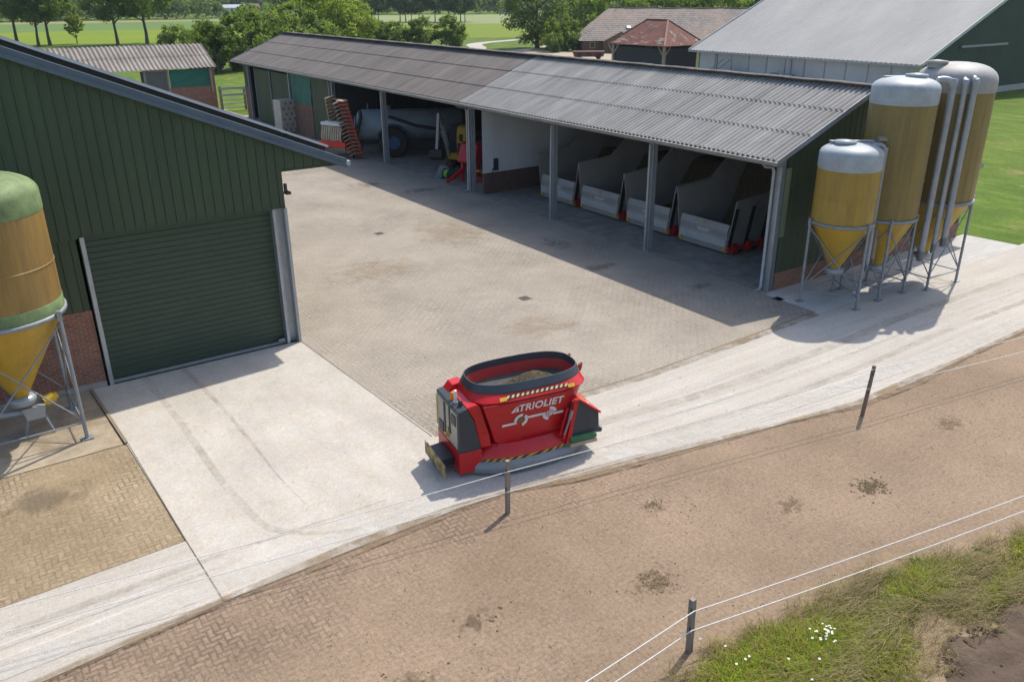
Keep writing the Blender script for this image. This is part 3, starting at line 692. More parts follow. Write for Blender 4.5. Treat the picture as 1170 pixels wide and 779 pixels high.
# ------------------------------------------------------------------ mixing robot
def MIXER():
    t = thing('feeding_robot', 'red self driving feed mixing robot with anthracite rim on the concrete road', 'feeding robot', (7.63, 13.0, .017), R(-9.6))
    def P(name, mb, mat, par=None, **k): return mb.build(name, mat, par or t, **k)
    def oval(cu, cv, a, b, e, z, n=56, flat=0):
        o = []
        for j in range(n):
            th = 2*math.pi*j/n; c, s_ = math.cos(th), math.sin(th)
            o.append((cu+a*math.copysign(abs(c)**(2/e), c), cv+b*math.copysign(abs(s_)**(2/e), s_), z))
        return o
    # skirt
    P('skirt', MB().loft([oval(1.62, .63, 1.5, .9, 2.4, .02), oval(1.62, .63, 1.55, .97, 2.4, .06), oval(1.62, .63, 1.55, .96, 2.4, .21), oval(1.62, .63, 1.5, .91, 2.4, .29), oval(1.62, .63, 1.3, .75, 2.4, .3)], close1=True), simple('grey skirt', (.25, .265, .28), (.19, .2, .21), 3, .5))
    P('lower_body', MB().loft([oval(1.66, .63, 1.42, .86, 2.6, .28), oval(1.66, .63, 1.42, .86, 2.6, .37), oval(1.72, .63, 1.1, .67, 3, .6)], close1=True), RED)
    hz = MB(); o0 = oval(1.66, .63, 1.425, .865, 2.6, .295, 180); o1 = oval(1.66, .63, 1.425, .865, 2.6, .36, 180)
    for j in range(96, 176):
        k = (j+1) % 180
        hz.add([o0[j], o0[k], o1[(k+2) % 180], o1[(j+2) % 180]], [(0, 1, 2, 3)], (j//2) % 2)
    P('hazard_tape', hz, [YEL, BLACK])
    # tub: lower narrow bottom widening to the flange
    tb = [oval(1.72, .63, .86, .53, 7, .53), oval(1.72, .63, .9, .57, 7, .6), oval(1.72, .63, 1.26, .765, 5, 1.63), oval(1.72, .63, 1.3, .78, 4.4, 1.66)]
    P('tub', MB().loft(tb, close0=True), RED)
    v0, v1 = .63-.575, .63-.79
    fpn = MB().prism([(.97, v0-.0, .57), (2.36, v0, .57), (2.43, v0-.015, .66), (2.66, v1, 1.655), (.5, v1, 1.655), (.84, v0-.015, .68)], (0, .02, 0))
    P('front_sheet', fpn, RED, bevel=.006)
    P('tub_weld', MB().bar((.86, v0-.012, .565), (2.4, v0-.012, .565), .02, .02), simple('dark weld', (.2, .008, .01), None, 3, .5))
    P('panel_seam', MB().bar((.5, v1-.012, 1.64), (2.66, v1-.012, 1.64), .012, .012), simple('dark seam', (.12, .006, .008), None, 3, .5))
    rim = [oval(1.72, .63, 1.3, .78, 4.4, 1.65), oval(1.72, .63, 1.36, .815, 4, 1.66), oval(1.72, .63, 1.36, .815, 4, 1.685), oval(1.72, .63, 1.3, .69, 3.2, 1.84)]
    P('flange', MB().loft(rim[:3]).loft([oval(1.72, .63, 1.36, .815, 4, 1.686, 112), oval(1.72, .63, 1.3, .69, 3.0, 1.84, 112)], smooth=False), RED)
    col = [oval(1.72, .63, 1.32, .72, 2.8, 1.815, 112), oval(1.72, .63, 1.33, .73, 2.8, 1.84, 112), oval(1.72, .63, 1.265, .655, 2.8, 2.0, 112), oval(1.72, .63, 1.25, .64, 2.8, 2.0, 112), oval(1.72, .63, 1.24, .63, 2.8, 1.84, 112)]
    P('rubber_collar', MB().loft(col, smooth=False), ANTH)
    P('inner_wall', MB().loft([oval(1.72, .63, 1.238, .628, 2.8, 1.842, 112), oval(1.72, .63, 1.2, .6, 2.8, 1.5, 112), oval(1.72, .63, 1.1, .55, 2.8, 1.3, 112)]), simple('scuffed red inside', (.5, .02, .02), (.36, .06, .05), 5, .5))
    # feed heap inside
    fb = MB(); n = 40; mfeed = 22
    for i in range(n+1):
        for j in range(mfeed+1):
            u = -1.2+2.4*i/n; v = -.6+1.2*j/mfeed
            rr = (abs(u/1.2)**3.2+abs(v/.6)**3.2)
            h = 1.4+.36*math.exp(-((u-.35)/.6)**2-((v-.1)/.42)**2)+.035*random.random()
            fb.v.append((1.72+u*(1 if rr < 1 else rr**(-1/3.2)), .63+v*(1 if rr < 1 else rr**(-1/3.2)), h))
    W_ = mfeed+1
    fb.f = [[i*W_+j, (i+1)*W_+j, (i+1)*W_+j+1, i*W_+j+1] for i in range(n) for j in range(mfeed)]
    fb.mi = [0]*len(fb.f); fb.sm = [False]*len(fb.f)
    P('feed', fb, simple('mixed ration', (.1, .075, .035), (.03, .024, .013), 16, .95, 0, (1, 1, 1), .03))
    P('auger_ledge', MB().loft([oval(1.72, .63, 1.21, .605, 2.8, 1.6), oval(1.5, .63, .8, .35, 2.5, 1.5)]), simple('chute grey', (.075, .075, .075), (.045, .042, .04), 3, .8))
    # hazard stripe along the flange, latches
    hz = MB(); a0 = Vector((1.02, -.152, 1.742)); a1 = Vector((2.5, -.152, 1.742)); N = 26
    for i in range(N):
        p = a0.lerp(a1, i/N); q = a0.lerp(a1, (i+1)/N)
        hz.add([p, q, q+Vector((.045, .04, .045)), p+Vector((.045, .04, .045))], [(0, 1, 2, 3)], i % 2)
    P('hazard_tape', hz, [simple('pale yellow tape', (.75, .6, .25), None, 5, .5), BLACK])
    for u in (.95, 2.55):
        P('warning_sticker', MB().add([(u-.08, -.178, 1.715), (u+.08, -.178, 1.715), (u+.09, -.125, 1.775), (u-.07, -.125, 1.775)], [(0, 1, 2, 3)]), YEL)
    # cabinet
    cz = MB().prism([(0, 0, .61), (0, 0, 1.57), (.2, 0, 1.62), (.36, 0, 1.3), (.5, 0, .61)], (0, 1.27, 0))
    cab = P('control_cabinet', cz, ANTH, bevel=.015)
    P('lower_cabinet', MB().box(0.0, -.004, .1, .52, 1.274, .606), RED, bevel=.012)
    P('cabinet_hood', MB().prism([(.2, .012, 1.625), (.36, .012, 1.32), (.5, .012, .62), (.74, .012, .62), (.7, .012, .9), (.5, .012, 1.62), (.4, .012, 1.67)], (0, 1.24, 0)), RED, bevel=.015)
    P('rear_hood', MB().prism([(.12, .95, 1.58), (.42, .95, 1.66), (.5, .95, 1.78), (.26, .95, 1.75)], (0, .3, 0)), RED, bevel=.012)
    pan = MB().box(-.012, .06, .68, -.002, 1.2, 1.5)
    fp = P('face_panel', pan, simple('panel steel', (.42, .41, .36), (.3, .29, .25), 4, .5, .2), cab)
    d = MB().box(-.03, .72, .78, -.013, .8, 1.48, 0).box(-.03, .44, .95, -.013, .5, 1.5, 0).box(-.03, .4, .9, -.013, .54, .95).box(-.03, .12, 1.2, -.013, .34, 1.42).box(-.03, .85, .72, -.013, 1.1, .95)
    P('control_box', d, BLACK, cab)
    P('button_strip', MB().box(-.035, .53, .75, -.014, .6, .98).disc((-.03, .565, .82), (1, 0, 0), .045, .06, 12), YEL, cab)
    P('edge_stripe', MB().box(-.02, 1.2, .75, -.003, 1.265, 1.45), simple('yellow edge', (.5, .4, .08), None, 9, .6), cab)
    P('emergency_button', MB().disc((-.05, .57, .8), (1, 0, 0), .035, .05, 12), simple('red button', (.6, .02, .02), None, 3, .4), cab)
    P('beacon', MB().lathe((.12, .62, 1.58), [(.06, 0), (.06, .03), (.05, .06), (.055, .14), (.03, .18), (.005, .185)], 16), ORANGE)
    P('antenna', MB().box(.08, .38, 1.59, .15, .46, 1.62).box(.09, .39, 1.62, .14, .45, 1.88), WHITE)
    P('scanner', MB().lathe((.15, .24, 1.58), [(.05, 0), (.05, .12), (.03, .14)], 12), BLACK)
    # bumper plate in front of the cabinet
    bp = MB().box(-.355, -.02, .12, -.33, 1.18, .43)
    bpo = P('bumper', bp, simple('dirty hazard board', (.45, .36, .12), (.045, .042, .035), 4.2, .6, lo=.42, hi=.58))
    P('bumper_arm', MB().prism([(-.33, .3, .22), (0, .3, .2), (0, .3, .4), (-.33, .3, .36)], (0, .72, 0)), BLACK, bpo, bevel=.01)
    # conveyor / discharge box on the right
    pro = [(2.58, 1.34), (2.72, 1.36), (3.24, .96), (3.26, .62), (3.18, .5), (2.55, .5)]
    P('discharge_chute', MB().prism([(u, -.2, z) for u, z in pro], (0, 1.0, 0)), ANTH, bevel=.012)
    P('chute_cover', MB().prism([(2.54, -.24, 1.4), (2.72, -.24, 1.41), (3.28, -.24, .98), (3.26, -.24, .94), (2.71, -.24, 1.365), (2.55, -.24, 1.36)], (0, 1.08, 0)), RED, bevel=.006)
    P('chute_frame', MB().prism([(2.42, -.25, .42), (2.52, -.25, .42), (2.7, -.25, 1.4), (2.6, -.25, 1.42)], (0, .12, 0)).bar((2.36, -.2, .5), (2.56, -.2, 1.2), .05).bar((2.3, -.16, .6), (2.48, -.16, 1.22), .04), RED)
    P('hydraulic_ram', MB().tube([(2.36, -.24, .62), (2.48, -.25, .98)], .02, 8).tube([(2.48, -.25, .98), (2.54, -.25, 1.18)], .035, 8), GALD)
    P('chute_sticker', MB().add([(2.86, -.12, 1.31), (2.96, -.12, 1.233), (2.96, .1, 1.233), (2.86, .1, 1.31)], [(0, 1, 2, 3)]).add([(3.02, -.1, 1.186), (3.1, -.1, 1.125), (3.1, .05, 1.125), (3.02, .05, 1.186)], [(0, 1, 2, 3)], 1), [YEL, WHITE])
    P('roller', MB().tube([(2.5, -.24, .46), (3.14, -.24, .46)], .075, 14), simple('green roller', (.05, .17, .06), (.03, .11, .045), 4, .6))
    P('roller_tray', MB().box(2.5, -.3, .3, 3.16, -.12, .385), simple('pale tray', (.42, .33, .24), None, 4, .6))
    P('chute_flap', MB().prism([(3.14, -.15, .62), (3.38, -.15, .5), (3.36, -.15, .42), (3.14, -.15, .45)], (0, .8, 0)), ANTH)
    for v in (.45, 1.0):
        P('lifting_hook', MB().prism([(3.0, v, 1.72), (3.1, v, 1.86), (3.17, v, 1.9), (3.15, v, 1.76), (3.08, v, 1.66)], (0, .06, 0)), REDD)
    # tilted front face texts
    lo, hi = Vector((0, .63-.585, .58)), Vector((0, .63-.79, 1.655))
    ang = math.atan2(lo.y-hi.y, hi.z-lo.z)
    def on_face(x, z, off=.006):   # face point at local u, height z
        f = (z-lo.z)/(hi.z-lo.z); return Vector((x, lo.y+(hi.y-lo.y)*f-off-.004, z))
    def text(s, x, z, size, mat, shear=.25, sx=1.0, name='lettering'):
        cu = bpy.data.curves.new(name, 'FONT'); cu.body = s; cu.size = size; cu.shear = shear; cu.align_x = 'CENTER'; cu.space_character = 1.06; cu.offset = size*.028; cu.extrude = .002
        ob = bpy.data.objects.new(name+'_tmp', cu); C.objects.link(ob)
        dg = bpy.context.evaluated_depsgraph_get(); me = bpy.data.meshes.new_from_object(ob.evaluated_get(dg))
        bpy.data.objects.remove(ob)
        me.materials.clear(); me.materials.append(mat)
        o = bpy.data.objects.new(name, me); C.objects.link(o); o.parent = t
        o.location = on_face(x, z); o.rotation_euler = (math.pi/2+ang, 0, 0); o.scale = (sx, 1, 1); return o
    text('TRIOLIET', 1.84, 1.36, .245, WHITE, .12, 1.0)
    lm = MB()
    for tri_ in ([(1.14, 1.36), (1.27, 1.52), (1.25, 1.44), (1.22, 1.36)], [(1.24, 1.36), (1.275, 1.46), (1.29, 1.53), (1.33, 1.36), (1.29, 1.36), (1.285, 1.4), (1.265, 1.36)]):
        P_ = [on_face(u, z) for u, z in tri_]; lm.add(P_, [tuple(range(len(P_)))])
    P('lettering', lm, WHITE)
    # striped band with two round emblems
    em = MB()
    def quad(u0, z0, u1, z1, mi=0, off=.006): em.add([on_face(u0, z0, off), on_face(u1, z0, off), on_face(u1, z1, off), on_face(u0, z1, off)], [(0, 1, 2, 3)], mi)
    def arc(cu_, cz_, r0, r1, a0, a1, mi=0, off=.006):
        N = 18
        for i in range(N):
            x0, x1 = R(a0+(a1-a0)*i/N), R(a0+(a1-a0)*(i+1)/N)
            em.add([on_face(cu_+r*math.cos(q), cz_+r*math.sin(q), off) for r, q in ((r0, x0), (r1, x0), (r1, x1), (r0, x1))], [(0, 1, 2, 3)], mi)
    quad(.96, 1.04, 1.3, 1.1); quad(1.53, 1.13, 1.98, 1.19); quad(2.17, 1.08, 2.42, 1.14)
    arc(1.4, 1.12, .095, .165, 75, 185); arc(1.4, 1.12, .095, .165, -75, 50); arc(1.4, 1.12, 0, .075, 0, 360, 1)
    arc(2.08, 1.14, .095, .17, 10, 95); arc(2.08, 1.14, .095, .17, 165, 265); arc(2.08, 1.14, 0, .08, 0, 360, 2); arc(2.08, 1.14, .03, .055, 20, 320, 3, .009)
    P('emblem', em, [WHITE, simple('brown emblem', (.22, .13, .05), None, 20, .5), WHITE, RED])
    return t
MIXER()

# ------------------------------------------------------------------ feed bunkers in the shed
def bunker(label, y0, y1, x0, full, open_right=False):
    yc = (y0+y1)/2
    t = thing('feed_bunker', label, 'feed bunker', (x0, yc, 0), 0, 'feed bunkers parked in the shed')
    hw = (y1-y0)/2; fl = .29; X1 = x0+6.0
    f = part('front_panel', MB().prism([(x0, y0, .95), (x0+.1, y0, 1.2), (x0+.16, y0, 1.2), (x0+.16, y0, .1), (x0+.06, y0, .1), (x0-.02, y0, .6), (x0+.03, y0, .7)], (0, y1-y0, 0)), [BFRONT], t)
    part('front_band', MB().box(x0-.035, y0+.02, .34, x0-.012, y1-.02, .62), BFRONT2, f)
    part('marker_light', MB().box(x0-.045, y0+.02, .2, x0+.02, y0+.14, .36), YEL, f)
    part('marker_light', MB().box(x0-.045, y1-.14, .2, x0+.02, y1-.02, .36), YEL, f)
    cu = bpy.data.curves.new('lettering', 'FONT'); cu.body = 'TRIOLIET'; cu.size = .16; cu.shear = .2; cu.align_x = 'CENTER'; cu.offset = .004; cu.extrude = .003
    ob = bpy.data.objects.new('tmp', cu); C.objects.link(ob); dg = bpy.context.evaluated_depsgraph_get()
    me = bpy.data.meshes.new_from_object(ob.evaluated_get(dg)); bpy.data.objects.remove(ob); me.materials.clear(); me.materials.append(WHITE)
    o = bpy.data.objects.new('lettering', me); C.objects.link(o); o.parent = f
    o.location = (x0+.012-x0, yc-yc, .8); o.rotation_euler = (math.pi/2, 0, -math.pi/2)
    o.location = (-.002, 0, .76)
    part('warning_sticker', MB().box(x0+.02, yc-.05, 1.02, x0+.034, yc+.06, 1.14), YEL, f)
    top = [(x0+.02, 2.2), (x0+2.0, 2.34), (x0+3.2, 3.3), (X1, 3.5)]
    for s, yy in ((1, y1), (-1, y0)):
        b = MB()
        pts = []
        for x, z in top: pts.append((x, yy+s*fl*(z-.3)/1.9 if z < 2.3 else yy+s*fl, z))
        low_ = [(x, yy, .3) for x, z in top]
        for i in range(len(top)-1):
            mid = [(x, yy+s*fl, 2.2) for x, z in top]
            b.prism([low_[i], low_[i+1], mid[i+1], mid[i]], (0, s*.03, 0))
            if top[i+1][1] > 2.21: b.prism([mid[i], mid[i+1], (pts[i+1][0], yy+s*fl, top[i+1][1]), (pts[i][0], yy+s*fl, max(2.2, top[i][1]))][0 if top[i][1] > 2.21 else 0:], (0, s*.03, 0))
        w = part('side_wall', b, HOPPER, t)
        rb = MB()
        for k in range(6):
            x = x0+.12+k*.95
            rb.bar((x, yy+s*.045, .35), (x, yy+s*(fl*.86+.045), 1.9), .2, .03, up=(0, 1, 0))
        part('wall_rib', rb, BLACK, w)
    part('floor', MB().box(x0+.17, y0+.02, .3, X1, y1-.02, .4), HOPPER, t)
    b = MB()
    for yy in (y0-.12, y1+.02):
        b.box(x0+.05, yy, .18, X1, yy+.1, .34)
        for k in range(7): b.box(x0+.2+k*.85, yy-.03, .06, x0+.5+k*.85, yy+.14, .46); b.tube([(x0+.35+k*.85, yy-.06, .25), (x0+.35+k*.85, yy+.18, .25)], .13, 10)
    part('drive_frame', b, simple('drive red', (.5, .02, .02), (.3, .03, .025), 4, .5), t)
    part('rear_wall', MB().box(X1, y0-.3, .3, X1+.05, y1+.3, 3.7), HOPPER, t)
    # feed
    nb = 14; fb = MB()
    for i in range(nb+1):
        for j in range(nb+1):
            x = x0+1.0+4.9*i/nb; q = j/nb
            h = .42+full*min(1, max(0, (x-x0-2.6)/1.6))*2.6+.16*random.random()
            wv = hw-.05+fl*min(1, (h-.3)/1.9)
            fb.v.append((x, yc-wv+2*wv*q, h))
    fb.f = [[i*(nb+1)+j, (i+1)*(nb+1)+j, (i+1)*(nb+1)+j+1, i*(nb+1)+j+1] for i in range(nb) for j in range(nb)]
    fb.mi = [0]*len(fb.f); fb.sm = [False]*len(fb.f)
    part('feed', fb, FEED, t)
    return t
bunker('grey feed bunker nearest the partition wall, behind the second post', 30.42, 32.98, 24.62, .6)
bunker('grey feed bunker second from the partition wall, between two steel posts', 27.25, 29.8, 24.6, .65)
bunker('grey feed bunker partly behind the third post', 24.08, 26.6, 24.6, .75)
bunker('grey feed bunker with its black ribbed right side in open view', 20.8, 23.3, 24.5, .9)
bunker('grey feed bunker set back behind the corner post of the shed', 17.62, 19.95, 27.6, .85)

# ------------------------------------------------------------------ machines under the left bays
def tanker():
    t = thing('slurry_tanker', 'blue grey slurry tanker backed into the shed with a blue wheel rim', 'tanker', (25, 48.4, 0))
    A, B = Vector((22.35, 49.6, 1.85)), Vector((28.6, 46.6, 1.85)); d = (B-A).normalized(); n_ = Vector((-d.y, d.x, 0))
    prof = [(0, .02), (.06, .5), (.18, .8), (.35, .95)]
    pts = [A+d*p for p, _ in prof]+[B-d*p for p, _ in prof[::-1]]
    part('tank', MB().tube(pts, [r for _, r in prof]+[r for _, r in prof[::-1]], 32), TANKB, t)
    b = MB()
    for f in (.25, .5, .75):
        c = A.lerp(B, f); b.disc(c, d, .965, .07, 32)
    part('tank_ring', b, GALD, t)
    part('rear_plate', MB().disc(A-d*.03, d, .55, .06, 28), simple('pale end plate', (.5, .57, .62), None, 2, .5), t)
    for s in (-1, 1):
        c = A.lerp(B, .33)+n_*s*1.2; c.z = .92
        wl = part('wheel', MB().tube([c-n_*.3, c-n_*.24, c+n_*.24, c+n_*.3], [.8, .92, .92, .8], 32), RUBBER, t)
        part('rim', MB().disc(c+n_*s*.0, n_, .4, .61, 24).disc(c, n_, .16, .66, 16), BLUE, wl)
        m_ = MB()
        for k in range(12):
            a0, a1 = R(10+k*13), R(10+(k+1)*13)
            q = [c+d*math.cos(a)*1.08+Vector((0, 0, math.sin(a)*1.08)) for a in (a0, a1)]
            m_.add([q[0]-n_*.36, q[0]+n_*.36, q[1]+n_*.36, q[1]-n_*.36], [(0, 1, 2, 3)])
            m_.add([q[0]-n_*.36+Vector((0, 0, .03)), q[0]+n_*.36+Vector((0, 0, .03)), q[1]+n_*.36+Vector((0, 0, .03)), q[1]-n_*.36+Vector((0, 0, .03))], [(3, 2, 1, 0)])
        part('mudguard', m_, GAL, wl)
    part('chassis', MB().bar(A+Vector((0, 0, -1.05))+d*.3, B+Vector((0, 0, -1.05))+d*1.6, .3, .22), BLACK, t)
    h0 = A-n_*.75+d*.35
    part('suction_arm', MB().tube([h0+Vector((0, 0, .95)), h0+Vector((0, 0, .6))-n_*.4, h0-n_*.5-d*.6+Vector((0, 0, -1.5))], .11, 10).tube([A.lerp(B, .3)-n_*.9+Vector((0, 0, .6)), A.lerp(B, .55)-n_*1.05+Vector((0, 0, 0)), A.lerp(B, .8)-n_*1.0+Vector((0, 0, -.3))], .1, 10), BLACK, t)
    part('hatch', MB().lathe(A.lerp(B, .3)+Vector((0, 0, .92)), [(.2, 0), (.2, .18), (.24, .2), (.05, .26)], 20).tube([A.lerp(B, .12)+Vector((0, 0, .9)), A.lerp(B, .12)+Vector((0, 0, 1.3))], .04), GALD, t)
    part('pump', MB().box(28.3, 46.0, .6, 28.9, 46.6, 1.3).tube([(28, 46.4, .5), (28, 46.4, 1.0)], .15), GALD, t)
    # rows of small pale lettering on the tank side, too worn to read
tanker()
def harrow():
    t = thing('disc_harrow', 'red folded disc harrow with two upright wings of brown discs', 'harrow', (21.6, 49.4, 0))
    rust = simple('rusty disc', (.42, .3, .18), (.26, .17, .1), 8, .6, .1)
    HR = simple('bright red enamel', (.72, .035, .025), (.5, .03, .025), 3, .4)
    def wing(b0, top, side):
        b0, top = Vector(b0), Vector(top); ax = (top-b0).normalized()
        fr = part('wing_frame', MB().bar(b0+side*.3, top+side*.3, .16, .16).bar(b0-side*.1, top-side*.1, .1, .1).bar(b0-side*.1, b0+side*.3, .1).bar(top-side*.1, top+side*.3, .1).bar((b0+top)/2-side*.1, (b0+top)/2+side*.3, .1), HR if side.x > 0 else rust, t)
        for k in range(15):
            c = b0.lerp(top, .02+.96*k/14)
            for q in (-1, 1):
                dd = MB(); cc = c-side*.22+Vector((0, 0, 0)) if q < 0 else c+side*.1+ax*.1
                axd = (ax+side*.25*q).normalized()
                dd.tube([cc-axd*.015, cc+axd*.04], [.37, .27], 14)
                part('disc_blade', dd, rust, t)
        a = MB()
        for k in range(15):
            c = b0.lerp(top, .02+.96*k/14); a.bar(c+side*.3, c-side*.2, .04, .07)
        part('disc_arm', a, HR if side.x > 0 else rust, t)
    s = Vector((.82, -.57, 0))
    wing((21.75, 48.35, .25), (21.1, 48.75, 3.5), s)
    wing((21.5, 50.5, .3), (21.35, 50.75, 3.5), s*-1)
    b = MB()
    for k in range(9):
        c = Vector((20.75, 50.3, 0)).lerp(Vector((21.35, 48.9, 0)), k/8); b.tube([c+Vector((-.3, 0, 1.9)), c+Vector((-.42, 0, 1.2)), c+Vector((-.15, 0, .45))], .07, 8)
    part('seed_hose', b, simple('hose grey', (.55, .5, .38), (.36, .3, .2), 4, .7), t)
    part('hopper', MB().prism([(20.4, 50.5, 1.95), (21.0, 49.0, 1.95), (21.6, 49.3, 1.95), (21.0, 50.8, 1.95)], (0, 0, .18)), simple('grey lid', (.7, .69, .66), None, 3, .5), t)
    part('main_frame', MB().bar((20.5, 50.9, .75), (21.6, 48.5, .75), .2).bar((20.9, 49.7, .75), (23.2, 50.6, .7), .2).bar((20.3, 50.6, .35), (20.9, 49.0, 1.1), .12).bar((20.1, 50.2, .9), (21.2, 48.6, .85), .34, .3).bar((20.5, 50.6, 1.5), (20.9, 50.2, .5), .2).bar((21.0, 49.2, 1.3), (21.5, 48.7, .4), .2), HR, t)
    part('support_leg', MB().bar((21.6, 48.6, .75), (21.6, 48.6, 0), .1).bar((20.6, 50.8, .75), (20.6, 50.8, 0), .1).bar((23.1, 50.55, .7), (23.1, 50.55, 0), .1), BLACK, t)
harrow()
def stack():
    t = thing('pallet_stack', 'tall film wrapped stack of round ended rolls beside the green doors', 'pallet stack', (22.0, 60.9, 0), R(8))
    m1 = simple('wrap film', (.5, .46, .4), (.36, .32, .27), 3, .4)
    MB().box(-.7, -.55, .12, .7, .55, 2.42).build('wrapped_load', m1, t, bevel=.05)
    core = simple('cardboard core', (.2, .14, .09), None, 4, .8)
    for i in range(6):
        for j in range(3):
            MB().disc((-.45+.42*j+(.2 if i % 2 else 0), -.552, .34+i*.37), (0, 1, 0), .075, .02, 14).build('roll_end', core, t)
    q = MB()
    for y in (-.55, -.05, .45): q.box(-.7, y, 0.005, .7, y+.1, .1)
    q.box(-.7, -.55, .1, .7, .55, .118); q.build('pallet', WOODL, t)
stack()
def excavator():
    t = thing('mini_excavator', 'yellow and black mini excavator standing in the dark shed bay', 'excavator', (25.7, 42.3, 0), R(-145))
    for s in (-.55, .55):
        tr = MB().prism([(-.8, s-.16, .1), (-.6, s-.16, .004), (.6, s-.16, .004), (.8, s-.16, .1), (.8, s-.16, .34), (.6, s-.16, .45), (-.6, s-.16, .45), (-.8, s-.16, .34)], (0, .32, 0)).build('track', RUBBER, t, bevel=.03)
    MB().box(-.7, -.6, .5, .7, .6, .9).box(-.75, -.55, .9, -.1, .55, 1.45).build('house', YEL, t, bevel=.05)
    MB().prism([(.1, .0, .92), (.72, .0, .92), (.75, .0, 1.9), (.6, .0, 2.4), (.2, .0, 2.5)], (0, .62, 0)).build('engine_cover', YEL, t, bevel=.06)
    MB().box(.74, .1, 1.0, .765, .5, 1.5).box(.74, .2, 1.6, .765, .42, 2.0).build('vent_grille', BLACK, t)
    MB().prism([(.05, -.55, .9), (.6, -.55, .9), (.6, -.55, 1.5), (.1, -.55, 2.45), (-.75, -.55, 2.4), (-.75, -.55, 1.45), (.05, -.55, 1.4)], (0, 1.1, 0)).build('cab_frame', BLACK, t)
    MB().box(-.8, -.36, 1.5, -.755, .3, 2.2).build('rear_cover', YEL, t, bevel=.02)
    MB().bar((.6, -.5, .75), (1.2, -.6, 2.3), .2, .25).bar((1.2, -.6, 2.3), (1.6, -.65, 3.2), .18, .2).build('boom', GALD, t)
    MB().bar((1.62, -.65, 3.25), (2.0, -.65, 1.3), .16, .16).build('dipper_arm', PIPE, t)
    MB().prism([(1.8, -1.05, 1.35), (2.25, -1.05, 1.3), (2.3, -1.05, .9), (2.05, -1.05, .7), (1.7, -1.05, .85)], (0, .8, 0)).build('bucket', BLACK, t, bevel=.02)
    MB().tube([(.95, -.42, 1.4), (1.35, -.5, 2.6)], .05).build('hydraulic_ram', PIPE, t)
excavator()
def bucket():
    t = thing('loader_bucket', 'worn steel loader bucket lying in front of the excavator', 'bucket', (23.6, 40.9, 0), R(-36))
    pr = [(-.4, .02), (.45, .0), (.5, .15), (.42, .55), (.2, .72), (-.1, .7), (-.02, .62), (.18, .62), (.34, .48), (.4, .15), (-.38, .06)]
    MB().prism([(x, -.95, z) for x, z in pr], (0, 1.9, 0)).build('shell', simple('worn steel', (.3, .27, .22), (.18, .15, .12), 3, .5, .5, (1, .3, 1)), t, bevel=.008)
    for y in (-.97, .94): MB().prism([(x, y, z) for x, z in pr[:6]], (0, .03, 0)).build('end_plate', GALD, t)
    b = MB().bar((.45, -.6, .5), (.62, -.6, .5), .06, .3).bar((.45, .6, .5), (.62, .6, .5), .06, .3).tube([(.6, -.7, .6), (.6, .7, .6)], .04); b.build('coupler', BLACK, t)
bucket()
def mower():
    t = thing('disc_mower', 'folded red disc mower with yellow guard bar beside the steel post', 'mower', (24.0, 38.5, 0), R(20)); t.scale = (1.2, 1.2, 1.2)
    MB().prism([(-.5, -.5, .9), (.35, -.5, .8), (.5, -.5, 1.3), (.3, -.5, 1.75), (-.15, -.5, 1.7)], (0, 1.0, 0)).build('hood', RED, t, bevel=.05)
    MB().bar((-.9, .4, .25), (.2, .1, .85), .14).bar((-.9, .4, .25), (-1.2, .5, .1), .12).bar((0, -.3, .9), (.2, -.3, .02), .12).bar((-.3, .3, .9), (-.3, .3, .02), .1).build('frame', RED, t)
    MB().prism([(-.4, -.75, .62), (.55, -.75, .5), (.55, -.75, .42), (-.4, -.75, .54)], (0, .35, 0)).build('guard_bar', YEL, t, bevel=.01)
    MB().box(-.2, -.9, .04, .5, .2, .26).build('cutter_bed', REDD, t, bevel=.03)
    b = MB()
    for k in range(3): b.disc((-.0+.2*k, -.6+.35*k, .03), (0, 0, 1), .2, .03, 16)
    b.build('cutting_disc', GALD, t)
    MB().tube([(-.2, .2, 1.7), (-.5, .5, 2.1), (-.6, .3, 1.2)], .025).build('hose', BLACK, t)
mower()
def green_tool():
    t = thing('hose_reel', 'small green reel with a yellow hose lying by the red mower', 'reel', (23.2, 39.7, 0), R(10))
    for s in (-.2, .2): MB().disc((0, s, .3), (0, 1, 0), .29, .03, 20).build('reel_side', simple('teal paint', (.03, .16, .12), None, 3, .5), t)
    b = MB()
    for k in range(5): b.tube([(.2*math.cos(a), -.13+.065*k, .3+.2*math.sin(a)) for a in np.linspace(0, 2*math.pi, 17)], .035, 6)
    b.build('hose', simple('lime hose', (.4, .5, .05), None, 3, .5), t)
    MB().bar((-.35, -.25, .02), (.35, -.25, .02), .05).bar((-.35, .25, .02), (.35, .25, .02), .05).bar((-.3, -.25, .03), (0, -.25, .3), .04).bar((-.3, .25, .03), (0, .25, .3), .04).build('stand', BLACK, t)
green_tool()
def rack():
    t = thing('storage_rack', 'tall steel storage rack against the back of the dark bay', 'rack', (31, 45.2, 0))
    for x in (30, 32.2):
        for y in (44.4, 46.4): part('upright', MB().box(x-.05, y-.05, .005, x+.05, y+.05, 4.0), GALD, t)
    for z in (1.3, 2.7): part('shelf', MB().box(29.95, 44.35, z, 32.25, 46.45, z+.08), WOODL, t)
    c = thing('wooden_crate', 'brown wooden crate on the top shelf of the rack', 'crate', (30.6, 45.3, 2.785))
    part('box', MB().box(30.1, 44.6, 2.8, 31.2, 46.1, 3.6), simple('crate wood', (.3, .19, .1), (.2, .12, .06), 3, .8, 0, (1, 1, 6)), c, bevel=.01)
    b = MB()
    for y in (44.57, 46.02): b.box(30.06, y, 2.79, 30.1, y+.1, 3.62)
    b.box(30.06, 44.67, 3.5, 30.1, 46.02, 3.6); b.box(30.06, 44.67, 2.79, 30.1, 46.02, 2.88)
    part('batten', b, WOODL, c)
rack()

